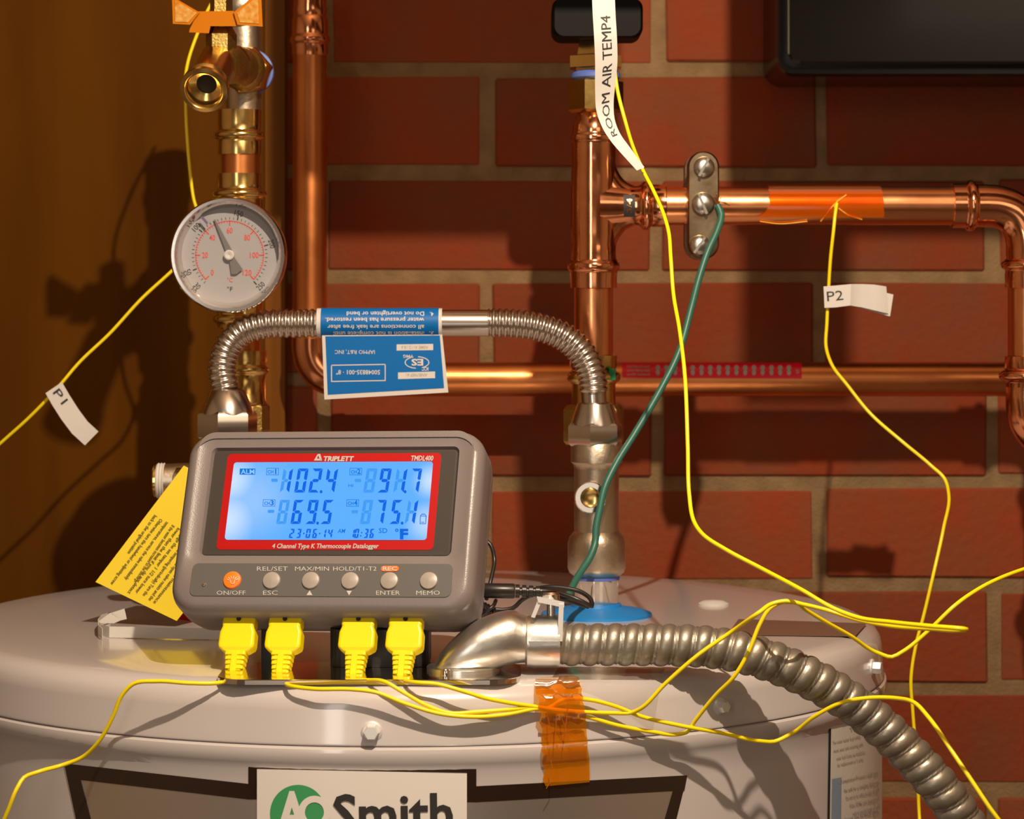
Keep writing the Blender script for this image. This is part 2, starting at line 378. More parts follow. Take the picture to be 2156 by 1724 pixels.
# cap, clear sticker, collar on top
cp = ontop(1502, 1273)
obj('plug_button', MB().lathe([(.0088,0),(.0088,.0008),(.006,.0022),(0,.0026)], 28, Matrix.Translation(cp)), whitep_m, wh, label='small pale round plug in the lid')
st = MB(); pgrid(st, (1175,1406),(1400,1408),(1385,1432),(1160,1430), lambda x,y: ontop(x,y,.0003), 10, 2)
obj('clear_sticker', st, clear_m, wh)
ds = MB(); pgrid(ds, (1555,1303),(1825,1312),(1800,1340),(1530,1337), lambda x,y: ontop(x,y,.0003), 10, 2)
obj('brown_strip', ds, mat('strip_brown', (.16,.09,.06), .4), wh, label='brown strip on the lid behind the armoured cable')  # flat brown strip laid on the lid
VX = P(1256,0,1.40).x
VM = Matrix.Translation((VX, 1.40, 0))
def zat(py, D=1.40): return CAMZ-(py-CY)*D/FP
k14 = 1.40/FP
obj('collar', MB().lathe([(.0310,TOPZ-.001),(.0305,zat(1290)),(.0262,zat(1284)),(.0140,zat(1276)),(.0135,zat(1270)),(.012,zat(1270))], 48, VM), blue_m, wh, label='bright blue plastic collar around the right nipple')
obj('nipple', MB().lathe([(.0121,TOPZ-.01),(.0121,zat(1235)),(.0128,zat(1228)),(.0125,zat(1205))], 40, VM), chrome_m, wh)
LX = P(478,0,1.40).x; LM = Matrix.Translation((LX, 1.40, 0))
obj('nipple', MB().lathe([(.0121,TOPZ-.01),(.0121,zat(1205))], 40, LM), chrome_m, wh)
obj('collar', MB().lathe([(.0310,TOPZ-.001),(.0305,zat(1290)),(.0140,zat(1276)),(.012,zat(1270))], 48, LM), red_m, wh)
# front badge ----------------------------------------------------------
RB = .2578
def cyl(e): return lambda x, y: oncyl(x, y, RB+e)
bb = MB()
for q in (((135,1607),(523,1650),(523,1683),(152,1640)), ((523,1597),(1003,1606),(1003,1652),(523,1650)), ((523,1650),(1003,1652),(1003,1689),(523,1683)), ((1003,1655),(1447,1632),(1441,1664),(1003,1689)),
          ((152,1640),(168,1637),(215,1820),(188,1820)), ((135,1607),(153,1640),(212,1820),(180,1820)), ((1417,1664),(1447,1632),(1400,1820),(1372,1820))):
    pgrid(bb, *q, cyl(.0004), 16, 2)
obj('badge_border', bb, badgeb_m, wh, label='glossy black border of the front badge')
bs = MB(); pgrid(bs, (153,1636),(541,1676),(541,1860),(215,1860), cyl(.00025), 12, 2); pgrid(bs, (541,1676),(983,1688),(983,1860),(541,1860), cyl(.00025), 14, 2); pgrid(bs, (983,1688),(1419,1662),(1370,1860),(983,1860), cyl(.00025), 14, 2)
obj('badge_field', bs, badges_m, wh, label='brushed silver field of the front badge')
bw = MB(); pgrid(bw, (541,1619),(983,1628),(983,1860),(541,1860), cyl(.0014), 20, 3, cyl(.0001))
obj('logo_card', bw, cardw_m, wh, label='white logo plate')
gl = MB(); cc = (627.5, 1712); n = 48
gv = [oncyl(cc[0]+59*math.cos(2*PI*i/n), cc[1]+60*math.sin(2*PI*i/n), RB+.0016) for i in range(n)]; gv.append(oncyl(*cc, RB+.0016))
gl.add(gv, [(i, (i+1) % n, n) for i in range(n)], False); obj('logo_disc', gl, greenlogo_m, wh, label='green disc of the logo')
wt = MB()
ptext(wt, 'A', (580,1756), (650,1756), 86, cyl(.0018), bold=.035)
for i in range(40):      # the ring of the O
    a0, a1 = 2*PI*i/40, 2*PI*(i+1)/40; c0 = (662,1710); q = []
    for (a, r) in ((a0,34),(a1,34),(a1,20),(a0,20)): q.append(oncyl(c0[0]+r*math.cos(a), c0[1]+(r+1)*math.sin(a), RB+.0018))
    wt.add(q, [(0,1,2,3)], False)
obj('logo_initials', wt, cardw_m, wh, label='white letters AO on the green disc')
dk = MB(); ptext(dk, 'Smith', (702,1751), (954,1747), 76, cyl(.0018), bold=.022)
obj('logo_name', dk, ink_m, wh, label='dark word Smith on the white plate')
# instruction sticker at right
rl = MB(); pgrid(rl, (1745,1526),(1880,1495),(1880,1860),(1740,1860), lambda x,y: oncyl(min(x,1857),y,RB+.0003), 12, 2)
obj('warning_label_edge', rl, ink_m, wh)
rl = MB(); pgrid(rl, (1750,1530),(1880,1500),(1880,1860),(1745,1860), lambda x,y: oncyl(min(x,1857.2),y,RB+.0006), 12, 2)
obj('warning_label', rl, whitep_m, wh, label='white instruction sticker with thin black edge')
rt = MB(); sf = lambda x,y: oncyl(x, y, RB+.0008)
lines = [(1790,1540,1806,'TIP',9), (1754,1567,1812,'The water heater is provided',7), (1756,1584,1818,'most state and covering with',7), (1762,1600,1822,'under local Codes, see installation',7),
         (1764,1614,1818,'for replacement or 5 units',7), (1766,1650,1850,'In Temperature-Pressure relief valve',8), (1778,1668,1852,'the tank for a complete discharge',8),
         (1782,1684,1852,'Do not try to reduce it even a Relief',8), (1790,1700,1853,'(Valve, ASTM), and a discharge line,',8), (1796,1716,1853,'ready to install the heater per code',8), (1752,1735,1850,'No water heater may be fitted again',8)]
for (x0_, y_, x1_, s_, c_) in lines: ptext(rt, s_, (x0_, y_), (x1_, y_-(x1_-x0_)*.24), c_, sf)
obj('warning_text', rt, greylab_m, wh)
bluek = MB(); pgrid(bluek, (1752,1640),(1772,1636),(1770,1860),(1748,1860), lambda x,y: oncyl(x,y,RB+.0007), 4, 2); obj('warning_label_bar', bluek, mat('pale_blue_print', (.22,.30,.42), .5), wh)

# ================================================================== FITTINGS ON THE HEATER
rv = thing('shutoff_valve', 'nickel-plated valve body with brass button, standing on the blue-collared right nipple', 'valve', (VX, 1.40, zat(1212)))
obj('valve_nut', MB().lathe([(.0125,zat(1212)),(.0150,zat(1205)),(.0160,zat(1195)),(.0160,zat(1143)),(.0150,zat(1130)),(.0124,zat(1118))], 44, VM), nickel_m, rv)
obj('thread_seal', MB().lathe([(.0126,zat(1221)),(.0129,zat(1216)),(.0126,zat(1210))], 40, VM), bluetape_m, rv, label='blue thread seal')
obj('body', MB().lathe([(.0124,zat(1130)),(.0124,zat(988)),(.0128,zat(978)),(.0143,zat(972)),(.0143,zat(936)),(.0132,zat(930)),(.0120,zat(926))], 44, VM), nickel_m, rv)
KA = axis(P(1243,1047,1.388), (0,-1,0))
obj('washer', MB().lathe([(.0088,0),(.0088,.0016),(.0082,.0022),(.0056,.0022),(.0056,0)], 36, KA, caps=False), chrome_m, rv)
obj('release_button', MB().lathe([(.0054,0),(.0054,.0030),(.0046,.0042),(.0030,.0036),(0,.0036)], 32, KA), brass_m, rv, label='round brass button')
# left relief valve, mostly behind the logger
lv = thing('relief_valve', 'nickel relief valve pointing left behind the data logger, yellow card hanging from it', 'valve', (LX, 1.40, zat(1205)))
obj('body', MB().lathe([(.0122,zat(1205)),(.0165,zat(1190)),(.0165,zat(1120)),(.0150,zat(1100)),(.0150,zat(920)),(.012,zat(914))], 44, LM), nickel_m, lv)
LA = axis((LX, 1.40, zat(1012)), (-1,0,0))
def lx(px): return LX-P(px,0,1.40).x
obj('outlet', MB().lathe([(.0098,0),(.0098,lx(385)),(.0094,lx(352)),(.0094,lx(346))], 36, LA), nickel_m, lv)
obj('thread_seal', MB().lathe([(.0094,lx(348)),(.0100,lx(346)),(.0094,lx(343)),(.0100,lx(340)),(.0094,lx(337)),(.0099,lx(334)),(.0094,lx(331))], 36, LA), whitep_m, lv, label='white thread seal rings')
obj('end_cap', MB().lathe([(.0090,lx(333)),(.0090,lx(326)),(.0078,lx(322)),(0,lx(321))], 36, LA), brass_m, lv, label='brass end')
obj('flange', MB().lathe([(.0125,lx(388)),(.0125,lx(376)),(.0105,lx(371)),(0.0096,lx(371))], 36, axis((LX, 1.392, zat(1030)), (-1,0,0))), steel_m, lv)

# flexible connector with its instruction label -------------------------------
fc = thing('flexible_connector', 'corrugated stainless water hose arching between two hex nuts above the data logger', 'hose', P(865, 850, 1.40))
DF = 1.40
fpath = [P(x,y,DF) for x,y in ((480,862),(474,820),(467,775),(477,733),(505,700),(552,684),(620,681),(700,680))]
def corr(rb, amp, pitch, a0, a1):
    def f(s_, a, tot):
        if s_ < a0 or s_ > tot-a1: return rb*.93
        t = (s_/pitch) % 1.0; return rb+amp*(.5-.5*math.cos(2*PI*t))**.6-amp*.5
    return f
obj('corrugated_hose', MB().tube(fpath, .007, 32, .00042, rf=corr(.0075, .0012, .00355, .011, .002)), steel_m, fc)
obj('plain_sleeve', MB().tube([P(x,680,DF) for x in (664,1027)], .0074, 32, .01), steel_m, fc)
rpath = [P(x,y,DF) for x,y in ((1020,679),(1080,681),(1140,690),(1190,711),(1228,748),(1247,795),(1250,835),(1252,870))]
obj('corrugated_hose', MB().tube(rpath, .007, 32, .00042, rf=corr(.0075, .0012, .0034, .002, .011)), steel_m, fc)
def hexnut(px, base, hexb, hext, cone, name, rr=.0158):
    M_ = Matrix.Translation((P(px,0,DF).x, DF, 0)); 
    mb = MB().lathe([(rr*.9,zat(base)),(rr,zat(hexb)),(rr,zat(hext)),(rr*.9,zat(hext-7))], 6, M_, smooth=False, phase=.32)
    mb.lathe([(rr*.87,zat(hext)),(rr*.86,zat(hext-6)),(.0098,zat(cone)),(.0082,zat(cone-3)),(.0082,zat(cone+4))], 40, M_)
    return obj(name, mb, steel_m, fc)
hexnut(1253, 938, 932, 896, 850, 'hex_nut'); hexnut(479, 925, 918, 872, 822, 'hex_nut', .0168)
# label: wraps over the tube then hangs
lb = fc
ax = P(800, 680, DF); RL = .0082
def onlab(e): return lambda x, y: onhcyl(x, max(y, 651), ax, RL+e)
def flag(x, y, e=0):       # hanging part, in a plane tangent to the tube front
    return P(x, y, DF-RL-e+(y-712)*.00002)
def labsurf(e): return lambda x, y: (onlab(e)(x, y) if y < 700 else flag(x, y, e))
def blend(e):
    def f(x, y):
        if y <= 680: return onlab(e)(x, y)
        if y >= 716: return flag(x, y, e)
        return flag(x, y, e+.0001)
    return f
lwrap = MB(); A_ = []; B_ = []
ang = [PI*(-.15)+PI*1.62*k/16 for k in range(17)]
xl, xr = P(668,0,DF).x, P(931,0,DF).x
A_ = [Vector((xl, DF+RL*math.cos(a), ax.z+RL*math.sin(a))) for a in ang]; B_ = [Vector((xr, DF+RL*math.cos(a), ax.z+RL*math.sin(a))) for a in ang]
r1 = [[a, b, b+(Vector((0, DF-b.y, ax.z-b.z))*.03), a+(Vector((0, DF-a.y, ax.z-a.z))*.03)] for a, b in zip(A_, B_)]
lwrap.rings(r1, smooth=True)
fl = lambda x,y: P(x, y, DF-.0052+(y-722)*.000004)
flb = lambda x,y: P(x, y, DF-.0049+(y-722)*.000004)
pgrid(lwrap, (678,706),(931,704),(944,826),(683,841), fl, 8, 4, flb)
fixnormals(obj('label_paper', lwrap, whitep_m, fc, label='white-edged instruction label wrapped round the hose'))
lblue = MB()
ang2 = [PI*(.45)+PI*.98*k/16 for k in range(17)]
xl2, xr2 = P(677,0,DF).x, P(924,0,DF).x; R2 = RL+.00012
lblue.rings([[Vector((xl2, DF+R2*math.cos(a), ax.z+R2*math.sin(a))), Vector((xr2, DF+R2*math.cos(a), ax.z+R2*math.sin(a)))] for a in ang2], closed=False, cap0=False, cap1=False)
fe = lambda e: (lambda x,y: P(x, y, DF-.0052-e+(y-722)*.000004))
pgrid(lblue, (685,708),(926,706),(935,817),(690,831), fe(.00015), 8, 4)
obj('label_print', lblue, bluelab_m, fc, label='blue printed field of the label')
lt = MB(); on = lambda x,y: onhcyl(x, y, ax, R2+.00012)
T = lambda s_, xr_, xl_, y_, c_, sf_, bo=.012: ptext(lt, s_, (xr_, y_), (xl_, y_), c_, sf_, bold=bo)   # upside down: runs right to left
T('4.', 913, 905, 657, 8, on); T('Do not overtighten or bend', 893, 730, 656, 8.5, on)
T('water pressure has been restored.', 893, 685, 669, 8.5, on)
T('all connections are leak free after', 893, 689, 684, 8.5, on)
T('3.', 913, 904, 698, 8, on); T('Installation is not complete until', 893, 702, 698, 8.5, on)
fe3 = fe(.0003)
T('IAPMO R&T, INC', 789, 705, 737, 8, fe3, 0); T('50048835-001 · 8"', 800, 708, 779, 9, fe3)
T('ICC', 902, 888, 773, 7, fe3, .03); T('ES', 891, 866, 756, 13, fe3, .03); T('PMG', 868, 849, 747, 6, fe3, .02)
for q in (((697,768),(812,766),(812,768),(697,770)), ((697,802),(812,800),(812,802),(697,804)), ((697,768),(699,768),(699,803),(697,803)), ((810,766),(812,766),(812,801),(810,801))): pgrid(lt, *q, fe3, 2, 1)
for i in range(30):
    a0, a1 = 2*PI*i/30+.2, 2*PI*(i+1)/30+.2
    if i in (4,5,6,20,21): continue
    lt.add([fe3(878+26*math.cos(a0), 763+13*math.sin(a0)), fe3(878+26*math.cos(a1), 763+13*math.sin(a1)), fe3(878+24*math.cos(a1), 763+11*math.sin(a1)), fe3(878+24*math.cos(a0), 763+11*math.sin(a0))], [(0,1,2,3)], False)
for q in (((835,725),(912,724),(912,737),(835,738)), ((838,784),(916,782),(916,796),(838,798))): pgrid(lt, *q, fe3, 4, 1)
obj('label_lettering', lt, whitep_m, fc)
lt = MB(); T('ASME A112.18.6', 902, 845, 728, 6, fe(.0005)); T('ANSI/NSF 61', 900, 855, 786, 6, fe(.0005)); obj('label_fine_print', lt, greylab_m, fc)

# ================================================================== PIPE HELPERS
def vpipe(mb, px, D, prof, n=40):     # prof: (radius px, y px)
    M_ = Matrix.Translation((P(px,0,D).x, D, 0)); k = D/FP
    return mb.lathe([(r*k, CAMZ-(y-CY)*k) for r, y in prof], n, M_)
def hpipe(mb, py, D, prof, n=40):     # prof: (radius px, x px), axis along X
    k = D/FP; M_ = axis((0, D, CAMZ-(py-CY)*k), (1,0,0))
    return mb.lathe([(r*k, (x-CX)*k) for r, x in prof], n, M_)
def bead(y, r0, rb, h=9):             # press-fitting bead profile
    return [(r0, y-h*1.25), (r0+(rb-r0)*.12, y-h)]+[(r0+(rb-r0)*(.15+.85*math.cos(a*PI/180)), y+h*.9*math.sin(a*PI/180)) for a in range(-80, 81, 20)]+[(r0+(rb-r0)*.12, y+h), (r0, y+h*1.25)]

# left riser ----------------------------------------------------------------
DR = 1.45
lr = thing('copper_riser', 'copper and brass riser pipe behind the round temperature gauge', 'pipe', P(507, 900, DR))
obj('pipe', vpipe(MB(), 507, DR, [(41,1150),(41,300)]), copper2_m, lr)
obj('coupling', vpipe(MB(), 504, DR, [(46,232),(46,262)]+bead(285,45,54)+[(46,300),(46,326),(41,326)]), brass_m, lr, label='brass press coupling below the hose tap')
obj('coupling', vpipe(MB(), 505, DR, [(41,366),(46,366),(46,390)]+bead(408,47,57)+[(48,420),(50,470),(50,640)]+bead(672,47,56)+[(46,690),(41,690)]), brass_m, lr, label='brass press tee behind the gauge')
obj('coupling', vpipe(MB(), 516, DR, [(41,738),(45,738),(46,758)]+bead(778,44,50)+[(43,800),(43,842),(49,850)]), brass_m, lr, label='brass coupling at the hose bend')
kk = DR/FP
obj('hex_fitting', MB().lathe([(48*kk,zat(850,DR)),(53*kk,zat(856,DR)),(53*kk,zat(905,DR)),(48*kk,zat(912,DR))], 6, Matrix.Translation((P(516,0,DR).x, DR, 0)), smooth=False, phase=.3), brassd_m, lr)
obj('tee', vpipe(MB(), 513, DR, [(37,232),(38,200),(38,85),(36,60),(36,56)]), nickel_m, lr, label='dull grey tee carrying the hose tap')
obj('upper_coupling', vpipe(MB(), 510, DR, [(36,60),(40,52),(40,30),(44,20),(44,5),(40,-5),(40,-60)]), nickel_m, lr)
# hose tap
ht = thing('hose_tap', 'brass hose tap with orange winged handle screwed into the left riser', 'tap', P(480, 140, 1.41))
a = P(524,150,1.442); b = P(452,122,1.375); dirn = (b-a).normalized(); LB = (b-a).length; HA = axis(a, dirn)
mb = MB().lathe([(.0085,-.010),(.0085,0)], 32, HA); mb.lathe([(.0135,-.004),(.0140,0),(.0140,.006),(.0125,.0075)], 6, HA, smooth=False, phase=.2)
obj('hex_nut', mb, brass_m, ht)
obj('thread_seal', MB().lathe([(.0108,-.0075),(.0130,-.0065),(.0130,-.0042),(.0108,-.0035)], 32, HA), bluetape_m, ht, label='blue thread seal ring')
obj('body', MB().lathe([(.0115,.006),(.0125,.010),(.0125,.013),(.0105,.016),(.0112,.020),(.0112,.024),(.0095,.027),(.0105,.034),(.0118,.042),(.0115,.050),(.0095,.057),(.006,.062),(0,.063)], 40, HA), brassd_m, ht)
oa = P(458,128,1.388); ob_ = P(429,190,1.352); OA = axis(oa, ob_-oa); LO = (ob_-oa).length
obj('outlet', MB().lathe([(.0100,0),(.0105,LO*.5),(.0112,LO-.008),(.0125,LO-.0075),(.0118,LO-.0060),(.0127,LO-.0050),(.0119,LO-.0035),(.0128,LO-.0025),(.0127,LO),(.0105,LO+.0006),(.0095,LO-.0005),(.0090,LO-.0065),(.0055,LO-.0085),(.0050,LO-.022),(0,LO-.022)], 48, OA), brass_m, ht, label='bright threaded brass outlet')
obj('bore_shade_disc', MB().lathe([(.0075,LO-.0090),(.0,LO-.0090)], 32, OA, caps=False), recess_shade_m, ht, label='dark disc painted as the shade inside the outlet')  # dark disc stands in for the shade deep in the bore
obj('bonnet', MB().lathe([(.0085,0),(.0085,.010),(.0062,.014),(.0062,.030)], 6, axis(P(466,112,1.388), (0,0,1)), smooth=False), brassd_m, ht)
DHn = 1.375
def plane(D, tilt=0.0): return lambda x, y: P(x, y, D+tilt*(x-458))
def poly(mb, pts, sf, sfb):
    F = [sf(*p) for p in pts]; B = [sfb(*p) for p in pts]; return mb.rings([B, F], smooth=False)
hb = MB(); poly(hb, [(398,68),(400,60),(418,24),(492,23),(500,50),(500,55),(443,55),(440,70)], plane(DHn), plane(DHn+.012))
fixnormals(obj('handle', hb, handle_m, ht, label='orange hub of the tap handle'))
for (q, q2) in (([(362,-8),(364,50),(400,52),(420,26)], [(368,0),(369,46),(396,47),(414,27)]), ([(492,26),(500,52),(553,56),(550,-10),(536,-10)], [(499,27),(505,47),(545,50),(543,-4),(538,-4)])):
    hb = MB(); poly(hb, q, plane(DHn-.002), plane(DHn+.006)); wgo = fixnormals(obj('handle_wing', hb, handle_m, ht))
    hb = MB(); poly(hb, q2, plane(DHn-.0024), plane(DHn-.0018)); fixnormals(obj('worn_face', hb, handlel_m, wgo, label='cream worn face of the wing'))
# temperature gauge ---------------------------------------------------------
DG = 1.395
tg = thing('temperature_gauge', 'round chrome dial thermometer showing degrees Celsius and Fahrenheit, pointer near 120', 'gauge', P(483, 537, 1.41))
GC = P(483.5, 537, DG); GA = axis(GC, (0,-1,0), (0,0,1)); kg = DG/FP
obj('bezel', MB().lathe([(60*kg,.020),(95*kg,.020)][:0]+[(0,-.012),(98*kg,-.012),(116*kg,-.010),(119*kg,-.008),(119*kg,.0035),(122*kg,.0055),(121.5*kg,.0080),(118*kg,.0094),(112*kg,.0094),(108*kg,.0075),(104*kg,.0030),(101*kg,.0006),(100*kg,.0001)], 96, GA), chrome_m, tg, label='polished steel case and bezel')
obj('stem', MB().lathe([(.010,-.05),(.010,-.012)], 24, GA), brass_m, tg)
dl = MB().lathe([(104.5*kg,.0004),(0,.0004)], 72, GA, caps=False); obj('dial', dl, dial_m, tg, label='pale dial face')
def dial(e): return lambda x, y: P(x, y, DG-e)
def pol(r, deg): a_ = math.radians(deg); return (483.5+r*math.sin(a_), 537-r*math.cos(a_))   # degrees clockwise from 12
rd = MB(); bk = MB()
def tick(mb, deg, r0, r1, wd):
    a_ = math.radians(deg); u = (math.cos(a_)*wd/2, math.sin(a_)*wd/2); p0 = pol(r0,deg); p1 = pol(r1,deg)
    mb.add([dial(.0006)(p0[0]-u[0],p0[1]-u[1]), dial(.0006)(p0[0]+u[0],p0[1]+u[1]), dial(.0006)(p1[0]+u[0],p1[1]+u[1]), dial(.0006)(p1[0]-u[0],p1[1]-u[1])], [(0,1,2,3)], False)
cd = lambda c_: -135+c_*270/120
for i in range(61): tick(rd, cd(i*2), 68 if i % 10 else 62, 72, .9 if i % 10 else 2.6)
for i in range(90):
    p = [dial(.0006)(*pol(r, -135+3*j)) for (r, j) in ((72.5,i),(72.5,i+1),(71,i+1),(71,i))]; rd.add(p, [(0,1,2,3)], False)
fdg = lambda f_: cd((f_-32)/1.8)
for f_ in range(30, 251, 5): tick(bk, fdg(f_), 75, 84 if f_ % 50 == 0 else 80, 2.4 if f_ % 50 == 0 else 1.0)
for s_, c_ in (('0',0),('20',20),('40',40),('60',60),('80',80),('100',100),('120',120)):
    x_, y_ = pol(52, cd(c_)); w_ = 6.2*len(s_); ptext(rd, s_, (x_-w_/2,y_+6), (x_+w_/2,y_+6), 12, dial(.0006), bold=.01)
for s_, f_, r_0 in (('30',33,90),('50',50,90),('100',100,86),('150',150,84),('200',200,86),('250',248,88)):
    dg = fdg(f_); a_ = math.radians(dg); w_ = 6*len(s_)
    if dg < -90: a_ += PI*0
    c0 = pol(r_0, dg); u_ = (math.cos(a_), math.sin(a_))
    if abs(dg) > 100: u_ = (-u_[0], -u_[1]); c0 = pol(r_0+10, dg)
    ptext(bk, s_, (c0[0]-u_[0]*w_/2, c0[1]-u_[1]*w_/2), (c0[0]+u_[0]*w_/2, c0[1]+u_[1]*w_/2), 11.5, dial(.0006), bold=0)
ptext(rd, '°C', (478,594),(490,594), 9, dial(.0006), bold=0); ptext(bk, '°F', (478,613),(490,613), 9, dial(.0006), bold=0)
obj('celsius_scale', rd, redink_m, tg); obj('fahrenheit_scale', bk, ink_m, tg)
nd = MB(); sfn = dial(.0022); sfnb = dial(.0017)
poly(nd, [(450,462),(453,462),(490,530),(478,535)], sfn, sfnb); poly(nd, [(482,540),(490,537),(511,567),(498,577),(487,577)], sfn, sfnb)
fixnormals(obj('pointer', nd, mat('pointer_grey', (.16,.14,.13), .4), tg))
obj('hub', MB().lathe([(.0028,.0004),(.0028,.0034),(.0022,.0038),(.0008,.0036),(0,.0030)], 28, GA), whitep_m, tg)
obj('glass', MB().lathe([(106*kg,.0046),(106*kg,.0052)], 48, GA), glass_m, tg)
pm = MB(); poly(pm, [(421,457),(427,455),(438,468),(436,474)], dial(.0056), dial(.0054)); fixnormals(obj('pen_mark', pm, mat('purple_marker', (.12,.08,.16), .5), tg, label='small purple marker stroke on the glass'))

# ================================================================== REAR PIPE RUN (left vertical, elbow, long lower horizontal)
D2 = 1.617
rr_ = thing('wall_pipe', 'slim copper pipe beside the board, turning along the brick wall at low level', 'pipe', P(653, 798, D2))
R35 = 36*D2/FP
obj('pipe', vpipe(MB(), 653, D2, [(36,722),(36,60)]), copper2_m, rr_, label='upright copper length')
obj('pipe', hpipe(MB(), 798, D2, [(36,745),(36,2350)]), copper2_m, rr_, label='long horizontal copper length')
obj('elbow', MB().tube([P(x,y,D2) for x,y in ((653,712),(653,735),(662,765),(682,788),(712,798),(752,798))], R35*1.06, 32, .002), copperfit_m, rr_)
obj('coupling', vpipe(MB(), 653, D2, [(37,118),(38,112),(38,96)]+bead(84,38,42)+[(38,70),(38,40),(34,34),(36,22),(34,10),(36,-40)]), copperfit_m, rr_)
# red inspection strip on the horizontal pipe
axl = P(0, 798, D2); ol = lambda e: (lambda x,y: onhcyl(x, y, axl, R35+e))
ls = MB(); pgrid(ls, (1310,762.5),(1688,764),(1688,797),(1310,795), ol(.0003), 4, 8)
obj('red_label', ls, redlab_m, rr_, label='narrow red printed strip stuck on the lower pipe')
lt = MB()
for i in range(17):
    x_ = 1385+18.4*i
    if x_ > 1675: break
    for dy, r1_, r2_ in ((-6,5,5.5), (4,4.2,6)):
        pts = [(x_+r1_*math.cos(2*PI*k/12), 780+dy+r2_*math.sin(2*PI*k/12)) for k in range(12)]
        lt.add([ol(.0005)(*p) for p in pts], [tuple(range(12))], False)
for s_, y_ in (('CAUTION: DO NOT', 774), ('cover fitting ends', 782), ('until tested', 790)): ptext(lt, s_, (1320,y_), (1368,y_), 5, ol(.0005))
ptext(lt, 'S', (1676,786), (1683,786), 8, ol(.0005))
obj('label_print', lt, greylab_m, rr_)

# ================================================================== FRONT PIPE RUN (right riser, tee, upper horizontal, right drop)
fr = thing('copper_manifold', 'thick copper riser with tee, upper horizontal pipe and right-hand drop on the brick wall', 'pipe', P(1250, 900, DR))
RX = P(1250,0,DR).x; R41 = .0111
obj('pipe', vpipe(MB(), 1250, DR, [(40.8,772),(40.8,596)]), copper_m, fr, label='short copper length under the tee')
obj('pipe', hpipe(MB(), 433, DR, [(40.8,1385),(40.8,2020)]), copper_m, fr, label='upper horizontal copper length')
obj('pipe', vpipe(MB(), 2163, DR, [(40.8,775),(40.8,590)]), copper_m, fr, label='copper length of the right-hand drop')
te = MB(); vpipe(te, 1250, DR, [(42,608),(49,606),(49,588),(50,576)]+bead(561,50,55,11)+[(48,545),(47,535),(47,520),(46,515),(48,490),(48,372),(46,345),(47,335),(47,310)]+bead(291,47,50,9)+[(45,278),(45,262),(40,255),(38,240),(36,238)])
hpipe(te, 433, DR, [(52,1262),(46,1300),(41,1322),(42,1344)]+bead(1360,44,52,10)+[(45,1374),(45,1400),(41,1402)])
obj('tee', te, copperfit_m, fr, label='bright copper press tee')
# smooth swept shoulders of the tee
sh = MB()
for sgn in (-1, 1):
    sh.tube([P(1262,433+sgn*98,DR+.001), P(1270,433+sgn*62,DR+.001), P(1292,433+sgn*30,DR+.001), P(1330,433+sgn*8,DR+.001)], .009, 24, .002)
obj('tee_shoulder', sh, copperfit_m, fr)
stk = MB(); axu = P(0,433,DR); pgrid(stk, (1310,410),(1337,410),(1337,457),(1310,457), lambda x,y: onhcyl(x,y,axu,43.5*DR/FP), 2, 6)
obj('black_mark', stk, ink_m, fr, label='black printed mark on the tee')
stk = MB(); axm = lambda x,y: onhcyl(x,y,axu,44.5*DR/FP); ptext(stk, '3/4', (1330,448), (1330,418), 10, axm); obj('mark_lettering', stk, copper_m, fr)
el = MB(); kx = DR/FP
hpipe(el, 433, DR, [(41,2003),(47,2004),(47,2030)]+bead(2043,46,54,10)+[(45,2056),(45,2075)])
el.tube([P(x,y,DR) for x,y in ((2072,433),(2100,435),(2135,450),(2155,478),(2163,512),(2163,540))], 45*kx, 32, .002)
vpipe(el, 2163, DR, [(42,607),(47,605),(47,580),(46,572)]+bead(558,46,55,10)+[(44,545),(44,530)])
obj('elbow', el, copperfit_m, fr, label='bright copper elbow at upper right')
el = MB(); vpipe(el, 2163, DR, [(42,748),(47,750),(47,770),(46,778)]+bead(790,47,60,12)+[(46,804),(45,815)])
el.tube([P(x,y,DR) for x,y in ((2163,810),(2163,850),(2170,885),(2192,915),(2225,930),(2270,932),(2420,932))], 45*kx, 32, .002)
obj('elbow', el, copperfit_m, fr, label='copper elbow at the foot of the right-hand drop')
# brass union behind hose, pipe down to the tank lid
un = MB(); vpipe(un, 1250, DR, [(43,862),(46,855),(46,812)]+bead(793,47,57,12)+[(46,778),(50,770),(50,748),(42,746)])
obj('brass_union', un, brass_m, fr)
obj('lock_nut', MB().lathe([(60*kx,zat(935,DR)),(66*kx,zat(928,DR)),(66*kx,zat(862,DR)),(58*kx,zat(852,DR))], 6, Matrix.Translation((RX, DR, 0)), smooth=False, phase=.25), brassd_m, fr)
gm = MB(); pgrid(gm, (1282,776),(1296,776),(1296,800),(1282,800), lambda x,y: P(x,y,DR-.0125), 2, 2, lambda x,y: P(x,y,DR-.009)); fixnormals(obj('green_tab', gm, mat('green_tab_plastic', (.0,.22,.07), .4), fr))
obj('lower_tail', vpipe(MB(), 1250, DR, [(36,1268),(36,930)]), copper_m, fr)
